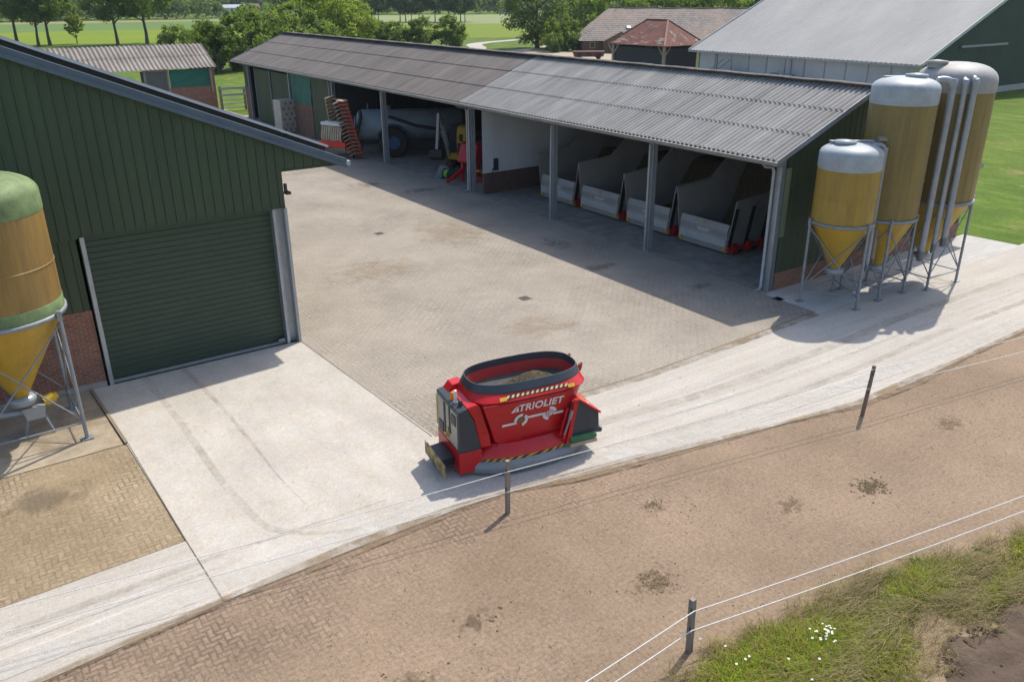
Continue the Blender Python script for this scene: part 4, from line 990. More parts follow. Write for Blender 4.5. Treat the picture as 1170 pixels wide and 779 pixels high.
# ------------------------------------------------------------------ drains
def drain(x, y, w, label):
    t = thing('yard_drain', label, 'drain', (x, y, 0), 0, 'drain grates in the yard')
    MB().box(-w, -w, .002, w, w, .006).build('frame', simple('drain frame', (.2, .18, .15), None, 5, .8), t)
    b = MB()
    for k in range(7): b.box(-w+.04+k*(2*w-.1)/7, -w+.04, .006, -w+.07+k*(2*w-.1)/7+.02, w-.04, .012)
    b.build('grate', simple('iron grate', (.07, .055, .045), None, 6, .7), t)
drain(15.33, 21.4, .2, 'rusty square drain grate in the middle of the sunny yard')
drain(15.0, 31.7, .2, 'small drain grate in the yard toward the far machines')
drain(22.2, 16.4, .2, 'drain grate at the foot of the shed corner downpipe')

# ------------------------------------------------------------------ fences
def post(label, x, y, h, lean, mat, th=.1):
    t = thing('fence_post', label, 'fence post', (x, y, -.02), 0, 'wooden electric fence posts')
    n = 8; b = MB(); rings = []
    for k in range(n+1):
        z = h*k/n; ox = lean[0]*z/h; oy = lean[1]*z/h
        w_ = th/2*(1+.08*random.uniform(-1, 1))
        rings.append([(ox-w_, oy-w_, z), (ox+w_, oy-w_*.9, z), (ox+w_*.95, oy+w_, z), (ox-w_*.9, oy+w_, z)])
    b.loft(rings, smooth=False, close1=True).build('stake', mat, t)
    for z in (h*.5, h*.85):
        f = z/h; MB().tube([(lean[0]*f-th*.5, lean[1]*f-th*.4, z), (lean[0]*f-th*.95, lean[1]*f-th*.55, z)], .016, 8).build('insulator', BLACK, t)
    return t
WOODR = simple('reddish weathered stake', (.24, .165, .13), (.14, .095, .075), 3, .85, 0, (5, 5, .6), .004)
post('greyish fence post right in front of the red robot', 7.77, 11.43, 1.2, (.02, .02), WOOD, .08)
post('thin dark fence post at the road edge toward the silos', 17.12, 9.83, 1.33, (.1, -.03), WOODR, .072)
post('short fence post standing in the grass verge', 7.98, 6.72, .98, (.03, .05), WOOD, .085)
post('fence post out at the left of the road', -1.9, 12.9, 1.2, (0, 0), WOOD, .1)
post('fence post out at the right along the road', 26.6, 8.3, 1.25, (0, 0), WOODR, .1)
post('fence post out at the right of the verge', 16.6, 5.2, 1.0, (0, 0), WOOD, .1)
post('fence post out at the left of the verge', -1.5, 6.2, 1.0, (0, 0), WOOD, .1)
ROPE = simple('white tape', (.72, .71, .68), (.55, .53, .5), 30, .7)
def rope(label, pts, r=.012):
    P = []
    for a, b in zip(pts[:-1], pts[1:]):
        for q in np.linspace(0, 1, 14, endpoint=False):
            p = np.array(a)*(1-q)+np.array(b)*q; p[2] -= .05*4*q*(1-q); P.append(tuple(p))
    P.append(pts[-1])
    o = MB().tube(P, r, 6).build('fence_tape', ROPE); tag(o, label, 'fence rope', 'white electric fence tapes')
rope('upper white fence tape crossing in front of the robot', [(-1.95, 12.88, .93), (7.72, 11.38, .98), (17.15, 9.78, 1.24), (26.6, 8.25, 1.0)], .0075)
rope('lower white fence tape crossing in front of the robot', [(-1.95, 12.88, .5), (7.71, 11.38, .52), (17.1, 9.78, .74), (26.6, 8.25, .6)], .0075)
rope('upper white fence tape along the grass verge', [(-1.5, 6.2, .8), (7.93, 6.66, .84), (16.6, 5.15, .8), (24, 3.5, .8)], .009)
rope('lower white fence tape along the grass verge', [(-1.5, 6.2, .45), (7.92, 6.66, .47), (16.6, 5.15, .42), (24, 3.5, .4)], .009)

# ------------------------------------------------------------------ verge grass
def blades(name, spots, mats, kind='stuff', seed=1, wid=.007):
    """spots: list of (x, y, h, lean, flat) -> bent 2-segment blades"""
    r = np.random.default_rng(seed); N = len(spots); sp = np.array(spots)
    az = r.uniform(0, 2*np.pi, N); h = sp[:, 2]*r.uniform(.6, 1.25, N); le = sp[:, 3]
    dx, dy = np.cos(az), np.sin(az)
    if sp.shape[1] > 4:
        g = ~np.isnan(sp[:, 4]); az[g] = sp[g, 4]+r.normal(0, .35, g.sum()); dx, dy = np.cos(az), np.sin(az)
    px, py = -dy*wid*r.uniform(.6, 1.4, N), dx*wid
    z0 = sp[:, 5] if sp.shape[1] > 5 else np.zeros(N)
    v = np.zeros((N, 5, 3))
    for k, (t, wv) in enumerate(((0, 1), (0, -1), (.55, .8), (.55, -.8), (1, 0))):
        ro = le*h*t**1.6; zz = h*t*np.sqrt(np.clip(1-(le*t*.7)**2, .03, 1))
        v[:, k, 0] = sp[:, 0]+dx*ro+px*wv; v[:, k, 1] = sp[:, 1]+dy*ro+py*wv; v[:, k, 2] = z0+zz
    me = bpy.data.meshes.new(name); nv = N*5
    me.vertices.add(nv); me.vertices.foreach_set('co', v.reshape(-1))
    b = (np.arange(N)*5)[:, None]
    lv = np.concatenate([b+np.array([[0, 1, 3, 2]]), b+np.array([[2, 3, 4]])], 1).reshape(-1)
    me.loops.add(N*7); me.loops.foreach_set('vertex_index', lv.astype(np.int32))
    st = (np.arange(N)*7)[:, None]+np.array([[0, 4]]); tot = np.tile([4, 3], N)
    me.polygons.add(2*N); me.polygons.foreach_set('loop_start', st.reshape(-1).astype(np.int32)); me.polygons.foreach_set('loop_total', tot.astype(np.int32))
    for q in mats: me.materials.append(q)
    me.polygons.foreach_set('material_index', np.repeat(r.integers(0, len(mats), N), 2).astype(np.int32))
    me.update(); me.validate()
    o = bpy.data.objects.new(name, me); C.objects.link(o); o['kind'] = kind; return o
def bladem(n, c): 
    k = NT(n); g = k.pos(); ns = k.noise(g, 2.5, 3); col = k.mix(ns.outputs[0], tuple(x*.7 for x in c), tuple(x*1.25 for x in c)); k.fin(col.outputs[0], .6, spec=.25)
    tr = k.n('BsdfTranslucent', {'Color': col.outputs[0]}); mx = k.n('MixShader', {0: .5, 1: k.b, 2: tr}); k.t.links.new(mx.outputs[0], k.out.inputs[0]); return k.m
GB = [bladem('grass blade', c) for c in ((.33, .52, .03), (.44, .56, .045), (.55, .52, .1))]
DB = [bladem('dry blade', c) for c in ((.38, .31, .16), (.3, .24, .11), (.44, .37, .22), (.27, .25, .09))]
r = np.random.default_rng(11)
def vn(x, y): return math.sin(x*1.7+y*.9)*math.sin(y*2.3-x*.8)+.5*math.sin(x*3.9+1)*math.sin(y*4.3+2)
sg, sdry = [], []
for _ in range(190000):
    x = r.uniform(5, 17.5); y = r.uniform(2.4, 6.9)
    if y > vline(x)+.12*math.sin(x*7) or y < sline(x)-.25+.2*math.sin(x*5): continue
    q = vn(x, y); e = min(1, (vline(x)-y)/.5)
    # green patches: near the post, and two bright clumps further right
    gp_ = math.exp(-((x-8.6)/1.3)**2-((y-5.6)/.9)**2)*1.5+math.exp(-((x-12.3)/.9)**2-((y-5.5)/.35)**2)*1.3+math.exp(-((x-10.3)/.9)**2-((y-5.2)/.5)**2)+math.exp(-((x-15.2)/.9)**2-((y-4.9)/.3)**2)+math.exp(-((x-13.3)/.8)**2-((y-4.6)/.2)**2)*.9
    if r.random() < max(0, min(.96, gp_*.85+.14+.3*q))*e: sg.append((x, y, .1+.14*min(1, gp_), r.uniform(.4, 1.1), np.nan, .02))
    elif r.random() < .2+.12*q: sdry.append((x, y, .22+.12*r.random(), r.uniform(.7, 1.25), 2.6 if r.random() < .5 else np.nan, .03))
tag(blades('verge_grass', sg, GB+[GB[2], DB[1], DB[3]], seed=2, wid=.0055), 'green tussocky grass growing on the verge', 'grass')
st_ = []
for k in range(22):   # swathes of lodged straw
    cx, cy = r.uniform(8.6, 14.5), 0; cy = vline(cx)-r.uniform(.25, 1.7) if cx > 10.3 else vline(cx)-r.uniform(1.2, 1.9); an = r.normal(2.75, .4)
    for _ in range(230):
        st_.append((cx+r.normal(0, .3), cy+r.normal(0, .13), r.uniform(.18, .42), 1.35, an, .02+.05*r.random()))
tag(blades('dry_straw', sdry+st_, DB, seed=4, wid=.0035), 'flattened dry straw lying along the verge', 'straw')
def daisy_proto():
    t = thing('daisy', 'white daisy', 'flower'); b = MB(); h = .28; p = Vector((.02, .01, h)); nrm = Vector((.2, .1, 1)).normalized()
    u = nrm.cross(Vector((1, 0, 0))).normalized(); w2 = nrm.cross(u)
    for k in range(8):
        a = k*math.pi/4; e0 = u*math.cos(a-.36)+w2*math.sin(a-.36); e1 = u*math.cos(a+.36)+w2*math.sin(a+.36)
        b.add([p, p+e0*.016, p+(e0+e1)*.0115, p+e1*.016], [(0, 1, 2, 3)])
    b.build('petals', simple('petal', (.8, .8, .76), None, 3, .6), t)
    MB().lathe(p, [(.006, -.001), (.005, .004), (.001, .005)], 8).build('flower_centre', YEL, t)
    MB().tube([(0, 0, 0), (0, 0, h*.6), p-nrm*.004], .003, 4, cap=False).build('stem', GB[0], t); return t
DAISY = daisy_proto(); _first = [True]
def daisy(label, cx, cy, n, rad, seed, group):
    q = np.random.default_rng(seed)
    for _ in range(n):
        o = DAISY if _first.pop() else copy_tree(DAISY); _first.append(False)
        o.location = (cx+q.normal(0, rad), cy+q.normal(0, rad*.7), .02); o.rotation_euler = (0, 0, q.uniform(0, 6.28)); o.scale = (1, 1, q.uniform(.7, 1.25)); tag(o, label, 'flower', group)
daisy('white daisy in the dense flower clump of the verge', 9.75, 5.55, 26, .18, 1, 'daisies of the dense clump')
daisy('white daisy of the loose group at the lower end of the verge', 8.4, 4.9, 8, .25, 2, 'daisies at the lower end of the verge')
daisy('white daisy of the sparse group beside the grass verge post', 8.3, 6.0, 6, .25, 3, 'daisies beside the verge post')
def weed(label, x, y, n, sz, seed, mat):
    q = np.random.default_rng(seed); t = thing('weed', label, 'weed', (x, y, .02), q.uniform(0, 6), 'broad leaved weeds in the verge')
    b = MB()
    for k in range(n):
        a = q.uniform(0, 6.28); L = sz*q.uniform(.6, 1.2); up = q.uniform(.25, 1.1); d = Vector((math.cos(a), math.sin(a), 0)); w_ = Vector((-d.y, d.x, 0))*L*.2
        p0, p1, p2 = Vector((0, 0, .01)), d*L*.5+Vector((0, 0, L*up*.6)), d*L+Vector((0, 0, L*up*.55))
        b.add([p0, p1+w_, p2, p1-w_, p1-Vector((0, 0, .012))], [(0, 4, 1), (1, 4, 2), (2, 4, 3), (3, 4, 0)])
    b.build('leaves', mat, t)
WEED = bladem('weed leaf', (.2, .36, .05)); WEED2 = bladem('dull weed leaf', (.2, .27, .08))
for i in range(26):
    x = r.uniform(7.6, 15); y = vline(x)-r.uniform(.15, 1.6)
    if y < sline(x): continue
    weed('small broad leaved weed among the verge grass', x, y, int(r.uniform(7, 14)), r.uniform(.08, .17), 50+i, WEED if i % 3 else WEED2)
# clods of dung and earth on the cow path
def clods(name, label, spots, mat, seed):
    q = np.random.default_rng(seed); b = MB()
    for (x, y, n, sp, s0) in spots:
        for _ in range(n):
            cx, cy = x+q.normal(0, sp), y+q.normal(0, sp*.7); s_ = s0*q.uniform(.4, 1.3)
            vs = [(cx+s_*math.cos(a)*q.uniform(.7, 1.3), cy+s_*math.sin(a)*q.uniform(.7, 1.3), -.01) for a in np.linspace(0, 2*math.pi, 7)[:-1]]+[(cx+q.normal(0, s_*.3), cy+q.normal(0, s_*.3), s_*.55)]
            b.add(vs, [(i, (i+1) % 6, 6) for i in range(6)], 0, True)
    return tag(b.build(name, mat), label, 'dung', None, 'stuff')
DUNG = simple('dung', (.075, .055, .03), (.12, .085, .045), 12, .95, world=True)
sp = [(14.5, 7.85, 170, .2, .028), (10.3, 9.95, 60, .13, .018), (8.7, 8.25, 150, .22, .02), (12.6, 8.4, 20, .3, .014), (10.9, 9.6, 14, .25, .02), (5.6, 9.2, 16, .35, .03), (4.1, 8.6, 18, .4, .03)]
for _ in range(1500): sp.append((r.uniform(0, 24), r.uniform(6.4, 11.6)-.15*r.random(), 1+int(r.random()*3), .07, r.uniform(.004, .015)))
clods('dung_scatter', 'dark dung clods scattered over the brown paving', sp, DUNG, 5)
fc = [(r.uniform(8, 30), r.uniform(10.6, 14.2), 1, .05, r.uniform(.005, .014)) for _ in range(160)]+[(r.uniform(2.4, 8), r.uniform(12.2, 21.5), 1, .05, r.uniform(.004, .012)) for _ in range(120)]+[(r.uniform(9, 21.5), r.uniform(15, 40), 1, .05, r.uniform(.006, .018)) for _ in range(160)]+[(25+3*r.random(), r.uniform(18, 33), 2, .1, r.uniform(.01, .03)) for _ in range(60)]
fo = clods('feed_crumbs', 'crumbs of feed and grit lying on the concrete and yard', fc, FEED, 9)
for v in fo.data.vertices: v.co.z += .024
cs = []
for _ in range(700):
    x = r.uniform(8.5, 17); y = sline(x)-r.uniform(.05, 1.6); cs.append((x, y, 1, .02, r.uniform(.015, .06)))
sf = [(r.uniform(0, 24), r.uniform(6.3, 11.4), 1, .03, r.uniform(.004, .012)) for _ in range(900)]
clods('straw_flecks', 'pale straw flecks and sand grains strewn over the brown paving', sf, STRAW, 12)
b_ = clods('soil_clods', 'crumbly dark soil clods below the verge', cs, SOIL, 6); b_['category'] = 'soil'
for v in b_.data.vertices: v.co.z += .09

# ------------------------------------------------------------------ far buildings
def open_shed():
    t = thing('open_shed', 'low shed with bleached corrugated roof and green tarp behind the barn', 'shed', (12, 80, 0))
    Y = 76.9
    part('roof', corrugated(MB(), -4, 21.9, (Y-.35, 3.72), (80.4, 5.5), 2, amp=.05, pitch=.36, along='X'), ROOFO, t)
    part('roof', corrugated(MB(), -4, 21.9, (84.2, 3.72), (80.4, 5.5), 2, amp=.05, pitch=.36, along='X'), ROOFO, t)
    part('brick_wall', MB().box(17.9, Y, 0, 21.6, Y+.15, 2.17), BRICKX, t)
    b = MB(); n = 20
    vs = [(17.95+3.35*i/n, Y+.02-.05*math.sin(i*.8+j)*math.sin(j*1.1), 2.17+1.48*j/5) for i in range(n+1) for j in range(6)]
    b.add(vs, [(i*6+j, (i+1)*6+j, (i+1)*6+j+1, i*6+j+1) for i in range(n) for j in range(5)], 0, True)
    part('tarp_screen', b, TARP, t)
    part('brick_pier', MB().box(21.3, Y-.04, 0, 21.7, Y+.3, 3.7), BRICKX, t)
    part('post', MB().box(21.36, Y-.09, 1.6, 21.5, Y-.045, 3.6), simple('pinkish board', (.4, .3, .25), None, 3, .8), t)
    w_ = part('window_panel', MB().box(16.05, Y-.03, 1.75, 17.75, Y+.02, 3.55), simple('dull panel', (.1, .12, .11), None, 2, .5), t)
    b = MB().box(15.88, Y-.06, 1.7, 16.05, Y+.03, 3.7).box(17.75, Y-.06, 1.7, 17.9, Y+.03, 3.7).box(16.05, Y-.06, 3.55, 17.75, Y+.03, 3.7)
    part('frame', b, WOODL, w_)
    part('lower_panel', MB().box(15.9, Y, 0, 17.88, Y+.05, 1.7), GREENL, t)
    part('side_wall', MB().box(21.5, Y+.3, 0, 21.65, 84, 3.75), BRICKY, t)
    part('rear_wall', MB().box(-4, 83.9, 0, 13.6, 84, 3.8), DARK, t)
    for x in (15.8, 11.5, 7, 2.5): part('post', MB().box(x-.1, Y, 0, x+.1, Y+.2, 3.6), DARK, t)
open_shed()
def gate():
    t = thing('field_gate', 'wooden and steel field gate between the far shed and the grass', 'gate', (23, 76.7, 0))
    a, b = Vector((21.95, 76.7, 0)), Vector((25.2, 76.2, 0))
    part('post', MB().box(21.88, 76.62, 0, 22.08, 76.82, 2.1), WOOD, t); part('post', MB().box(23.9, 76.3, 0, 24.05, 76.45, 1.9), WOOD, t); part('post', MB().box(25.1, 76.1, 0, 25.28, 76.3, 2.0), WOOD, t)
    for z in (1.9, 1.35): part('board', MB().bar(a+Vector((0, -.12, z)), b+Vector((0, -.12, z)), .05, .2), simple('grey board', (.42, .43, .42), None, 3, .7, 0, (1, 1, 5)), t)
    q = MB()
    for z in (.95, .6, .25): q.tube([a+Vector((0, 0, z)), b+Vector((0, 0, z))], .035, 8)
    part('rail', q, GALD, t)
gate()
def big_barn():
    t = thing('large_barn', 'large barn with plain grey sheet roof and green gable behind the machine shed', 'barn', (92, 57, 0))
    X, Y0, Y1, XR, XE = 75, 43.4, 70.6, 96, 117
    def zr(x): return 3.75+.427*(x-X) if x < XR else 3.75+.427*(2*XR-x-X)
    part('roof', corrugated(MB(), Y0-.6, Y1+.5, (X-.9, zr(X-.9)), (XR, zr(XR)), 1, amp=.03, pitch=.5, seg=5), STEELROOF, t)
    part('roof', corrugated(MB(), Y0-.6, Y1+.5, (XE+.9, zr(XE+.9)), (XR, zr(XR)), 1, amp=.03, pitch=.5, seg=5), STEELROOF, t)
    wv = simple('white verge', (.5, .51, .52), None, 1, .5)
    for y in (Y0-.62, Y1+.52): part('verge_trim', MB().bar((X-.9, y, zr(X-.9)), (XR, y, zr(XR)), .06, .3), wv, t)
    part('gutter', MB().bar((X-.95, Y0-.6, zr(X-.9)-.1), (X-.95, Y1+.5, zr(X-.9)-.1), .16, .14), GALD, t)
    b = MB()
    n = 11; w_ = (Y1-Y0-.8)/n
    for i in range(n): 
        y = Y0+.4+i*w_
        part('wall_panel', MB().box(X-.03, y+.06, .4, X+.03, y+w_-.06, 3.5), GPANEL, t)
        b.box(X-.08, y-.05, 0, X, y+.055, 3.55)
    part('wall_post', b, GALD, t)
    part('front_plinth', MB().box(X-.06, Y0, 0, X+.05, Y1, .395), simple('plinth concrete', (.35, .34, .32), None, 1, .9), t)
    for y in (Y0, Y1-.4): part('corner_post', MB().box(X-.14, y, 0, X+.3, y+.4, 3.6), simple('cream post', (.4, .4, .22), None, 2, .6), t)
    part('gable_wall', ribbed(MB(), 'X', Y0+.02, X+.32, XE, lambda u: .6, lambda u: zr(u)-.1, -1, .3, .03, .04), simple('dark green gable', (.03, .055, .04), None, .5, .55, world=True), t)
    part('gable_wall', ribbed(MB(), 'X', Y1-.02, X+.32, XE, lambda u: .6, lambda u: zr(u)-.1, 1, .3, .03, .04), GREEN, t)
    part('gable_plinth', MB().box(X+.32, Y0-.04, 0, XE, Y0+.1, .598), simple('gable plinth', (.4, .39, .36), None, 1, .9), t)
    part('door_rail', MB().box(81, Y0-.2, 4.55, 89.5, Y0-.05, 4.75), GALD, t)
    part('rear_wall', MB().box(XE, Y0, 0, XE+.1, Y1, 3.7), GREEN, t)
    for y in (67.5, 57.4): part('downpipe', MB().tube([(X-.9, y, 3.4), (X-.5, y, 3.2), (X-.15, y, 2.9), (X-.12, y, .3)], .07, 8), PIPE, t)
    part('wall_brace', MB().bar((X-.1, 69.6, .6), (X-.1, 66.5, 2.6), .06).bar((X-.12, 68.4, .6), (X-.12, 65.6, 2.6), .06), GALD, t)
    part('door_split', MB().box(84.9, Y0-.06, .6, 85.02, Y0-.035, 4.5), BLACK, t)
big_barn()
def pump(y, lab):
    t = thing('water_tank', lab, 'tank', (73.6, y, 0), 0, 'teal drums by the large barn')
    MB().lathe((0, 0, 0), [(.5, .02), (.55, .1), (.55, 1.55), (.45, 1.7), (.1, 1.75)], 18).build('drum', simple('teal drum', (.02, .2, .19), (.02, .13, .13), 2, .5), t)
    MB().lathe((0, 0, .75), [(.552, -.04), (.58, 0), (.552, .04)], 18, cap=(False, False)).build('hoop', GALD, t)
pump(58.4, 'teal drum under the downpipe of the large barn'); pump(56.4, 'teal drum right of the downpipe drum at the large barn')
def cart():
    t = thing('flat_trailer', 'dark flat trailer with timber load parked by the large barn wall', 'trailer', (73.4, 64.5, 0))
    MB().box(-.9, -2.3, .7, .9, 2.3, .9).build('bed', BLACK, t); 
    for y in (-1.9, 1.9):
        for x in (-.9, .9): MB().disc((x, y, .42), (1, 0, 0), .42, .25, 18).build('wheel', RUBBER, t)
    MB().box(-.5, -.9, .9, .5, 1.0, 1.45).build('timber_load', WOODL, t, bevel=.02); MB().bar((0, 2.3, .75), (0, 3.4, .5), .12).build('drawbar', BLACK, t)
cart()
def hay_barn():
    t = thing('hay_barn', 'timber hay barn with rusty hipped roof and dark board walls', 'barn', (78.5, 81, 0))
    x0, x1, y0, y1, ze = 75.3, 81.6, 76.3, 85.5, 3.5
    A = [(x0-.5, y0-.5), (x1+.5, y0-.5), (x1+.5, y1+.5), (x0-.5, y1+.5)]; r0, r1 = (78.5, 79.2, 6.35), (78.5, 82.9, 6.35)
    v = [(x, y, ze) for x, y in A]+[r0, r1]
    b = MB().add(v, [(0, 1, 4), (1, 2, 5, 4), (2, 3, 5), (3, 0, 4, 5)])
    b.add([(x, y, ze-.08) for x, y in A], [(3, 2, 1, 0)])
    for i in range(4): p, q = A[i], A[(i+1) % 4]; b.add([(*p, ze-.08), (*q, ze-.08), (*q, ze), (*p, ze)], [(0, 1, 2, 3)])
    k = NT('rusty iron sheet'); p = k.pos(); n1 = k.noise(p, .6, 6, .65); n2 = k.noise(k.scale(p, (1, .3, 1)), 1.8, 5, .7)
    c = k.mix(k.ramp(n1.outputs[0], (.35, 0.), (.65, 1.)).outputs[0], (.2, .07, .04), (.11, .042, .03)); c = k.mix(k.ramp(n2.outputs[0], (.56, 0.), (.66, .85)).outputs[0], c, (.4, .34, .3))
    rm = k.fin(c.outputs[0], .85, 0, n2.outputs[0], .03)
    part('roof', b, rm, t)
    hp = MB()
    for e, f in (((*A[0], ze), r0), ((*A[1], ze), r0), ((*A[2], ze), r1), ((*A[3], ze), r1), (r0, r1)): hp.bar(Vector(e)+Vector((0, 0, .03)), Vector(f)+Vector((0, 0, .03)), .22, .06)
    part('hip_cap', hp, simple('rust cap', (.3, .15, .1), (.2, .09, .06), 2, .8, world=True), t)
    bd = simple('black boards', (.014, .02, .026), (.022, .028, .034), 1, .8, 0, (1, 1, 6), world=True)
    part('board_wall', MB().box(x0, y0+.2, 0, x0+.06, y1-.2, ze-.3), bd, t); part('board_wall', MB().box(x0+.2, y0, 0, x1-.2, y0+.06, ze-.3), bd, t)
    part('board_wall', MB().box(x1-.06, y0+.2, 0, x1, y1-.2, ze-.3), bd, t); part('board_wall', MB().box(x0+.2, y1-.06, 0, x1-.2, y1, ze-.3), bd, t)
    for x in (x0, x1):
        for y in (y0, y1):
            q = MB().box(x-.16, y-.16, 0, x+.16, y+.16, ze-.05)
            sx = 1 if x == x0 else -1; sy = 1 if y == y0 else -1
            q.bar((x, y, ze-1.3), (x+sx*1.0, y, ze-.15), .14).bar((x, y, ze-1.3), (x, y+sy*1.0, ze-.15), .14).bar((x, y, ze-1.3), (x-sx*.5, y-sy*.5, ze-.15), .14)
            part('timber_post', q, WOODL, t)
hay_barn()
def farmhouse():
    t = thing('farmhouse', 'long low farmhouse with grey and orange pantile roof behind the hay barn', 'farmhouse', (115, 112, 0), R(-34.6))
    L = 56
    k = NT('pantiles'); p = k.obj(); s = k.n('SeparateXYZ', {0: p})
    v = k.n('CombineXYZ', {0: s.outputs[0], 1: s.outputs[2]})
    b = k.n('TexBrick', {'Vector': v, 'Color1': (.3, .275, .245), 'Color2': (.22, .2, .18), 'Mortar': (.09, .075, .06), 'Scale': 1., 'Mortar Size': .035, 'Brick Width': .5, 'Row Height': .3, 'Bias': 0.})
    n = k.noise(p, .16, 5, .65); c = k.mix(k.ramp(n.outputs[0], (.4, 0.), (.65, .6)).outputs[0], b.outputs[0], (.37, .26, .19))
    n2 = k.noise(p, 1.2, 5, .7); c = k.mix(.5, c, k.ramp(n2.outputs[0], (.3, .7), (.7, 1.3)).outputs[0], 'MULTIPLY')
    tile = k.fin(c.outputs[0], .9, 0, b.outputs['Fac'], -.04)
    x0, x1 = -18.5, 36
    E = [(x0-.6, -7.6, 1.9), (x1, -7.6, 1.9), (x1, 7.6, 1.9), (x0-.6, 7.6, 1.9)]; a, c_ = (x0+5.0, 0, 7.0), (x1, 0, 7.0)
    nseg = 30; rb = MB()
    rid = [(x0+5+(x1-x0-5)*i/nseg, 0, 7.0-.18*math.sin(math.pi*i/nseg)+.05*math.sin(i*1.7)) for i in range(nseg+1)]
    ev = [(x0-.6+(x1-x0+.6)*i/nseg, -7.6, 1.9) for i in range(nseg+1)]; ev2 = [(x, 7.6, z) for x, y, z in ev]
    rb.add(ev+rid, [(i, i+1, nseg+2+i, nseg+1+i) for i in range(nseg)]); rb.add(ev2+rid, [(i+1, i, nseg+1+i, nseg+2+i) for i in range(nseg)])
    rb.add([E[0], E[3], a], [(1, 0, 2)])
    rf = rb.build('roof', tile, t)
    MB().tube(rid, .14, 6).build('ridge_tiles', simple('ridge tile', (.14, .12, .1), None, 2, .9), rf)
    MB().box(x0+9.3, -4.9, 3.68, x0+11, -4.8, 3.75).prism([(x0+9.2, -5.4, 3.45), (x0+10.7, -5.4, 3.45), (x0+10.7, -4.2, 4.3), (x0+9.2, -4.2, 4.3)], (0, -.08, .1)).build('skylight', SOLAR, rf)
    MB().prism([(x0+7.7, -5.0, 3.75), (x0+8.4, -5.0, 3.75), (x0+8.4, -4.5, 4.1), (x0+7.7, -4.5, 4.1)], (0, -.06, .1)).build('skylight', WHITE, rf)
    MB().tube([(x0+6.5, 0, 6.9), (x0+6.5, 0, 8.1)], .09).build('vent_pipe', GALD, rf)
    wm = simple('brown brick wall', (.13, .085, .06), (.1, .065, .05), 1, .9)
    MB().box(x0, -7, 0, x1, 7, 1.95).build('wall', wm, t)
    MB().prism([(x0+3.4, -8.8, 0), (x0+7.4, -8.8, 0), (x0+7.4, -8.8, 2.6), (x0+6.4, -8.8, 3.4), (x0+3.4, -8.8, 1.9)], (0, 1.9, 0)).build('porch', wm, t)
    MB().box(x0+7.6, -7.2, 0, x0+9.2, -7.02, 2.6).build('door', BLACK, t)
    f = MB().box(x0+1.2, -7.1, .7, x0+2.1, -7.02, 1.7).build('window', simple('yellow frame', (.45, .38, .1), None, 3, .6), t)
    MB().box(x0+1.3, -7.13, .8, x0+2.0, -7.11, 1.6).build('pane', SOLAR, f)
farmhouse()
def cattle_trough():
    t = thing('red_wagon', 'low rusty red wagon parked on the sandy yard before the farmhouse', 'wagon', (86.5, 104, 0), R(-35))
    MB().prism([(-2.2, -.8, .4), (2.2, -.8, .4), (2.5, -.8, 1.2), (-2.5, -.8, 1.2)], (0, 1.6, 0)).build('body', simple('rust red', (.16, .05, .04), None, 2, .7), t, bevel=.05)
    for x in (-1.4, 0, 1.4): MB().box(x-.5, -.83, .6, x+.5, -.81, 1.0).build('side_opening', BLACK, t)
    for x in (-1.5, 1.5):
        for y in (-.8, .8): MB().disc((x, y, .35), (0, 1, 0), .35, .2, 16).build('wheel', RUBBER, t)
cattle_trough()
struct('barn_yard', MB().sheet([(42, 46), (75, 42.8), (75, 72), (42, 70)], -.028), SLABM)
SAND = simple('sandy yard', (.4, .33, .24), (.3, .25, .17), .3, .95, world=True); PATHM = simple('pale path', (.42, .4, .36), (.34, .31, .26), .3, .95, world=True)
struct('farm_yard', MB().sheet([(66, 78), (75, 76), (75, 70), (92, 72), (100, 96), (97, 118), (94, 128), (84, 131), (74, 128), (66, 122)], -.02), SAND)
pmb = MB(); line2(pmb, smooth_pts([(66, 128), (78, 127), (88, 138), (97, 152), (116, 160), (150, 170)]), 3.2, -.014); line2(pmb, smooth_pts([(76, 124), (84, 126), (97, 132), (110, 140)]), 2.5, -.012)
struct('path', pmb, PATHM)
# distant houses
def house(label, x, y, L, W_, h, rh, rz, wm, rm, win=True):
    t = thing('distant_house', label, 'house', (x, y, 0), R(rz), 'houses far beyond the fields')
    MB().box(-L/2, -W_/2, 0, L/2, W_/2, h).build('wall', wm, t)
    MB().prism([(-L/2-.4, -W_/2-.5, h), (-L/2-.4, W_/2+.5, h), (-L/2-.4, 0, h+rh)], (L+.8, 0, 0)).build('roof', rm, t)
    if win:
        for k in range(3): MB().box(-L/3+k*L/3-.7, -W_/2-.05, .9, -L/3+k*L/3+.7, -W_/2-.02, 2.3).build('window', BLACK, t)
WH = simple('white render', (.6, .6, .58), None, 1, .7); RT = simple('orange tiles', (.22, .12, .08), None, 1, .9); GT = simple('grey tiles', (.2, .2, .21), None, 1, .9)
house('long white farm building with pale roof far beyond the hedges', 149, 478, 14, 8, 3, 1.6, -15, WH, GPANEL)
house('small brown brick house with orange roof beside the far white building', 158.5, 470, 5, 5, 3, 2, -15, simple('brown wall', (.3, .18, .1), None, 1, .8), RT)
house('white gabled house half hidden by the hedge trees', 158, 400, 9, 8, 4, 4, 60, WH, GT)
house('grey roofed house left of the big dark tree far back', 262, 372, 18, 10, 4.5, 5, -30, WH, GT)
house('white house among the dark trees above the farmhouse', 390, 330, 16, 10, 4, 5, -40, WH, GT)

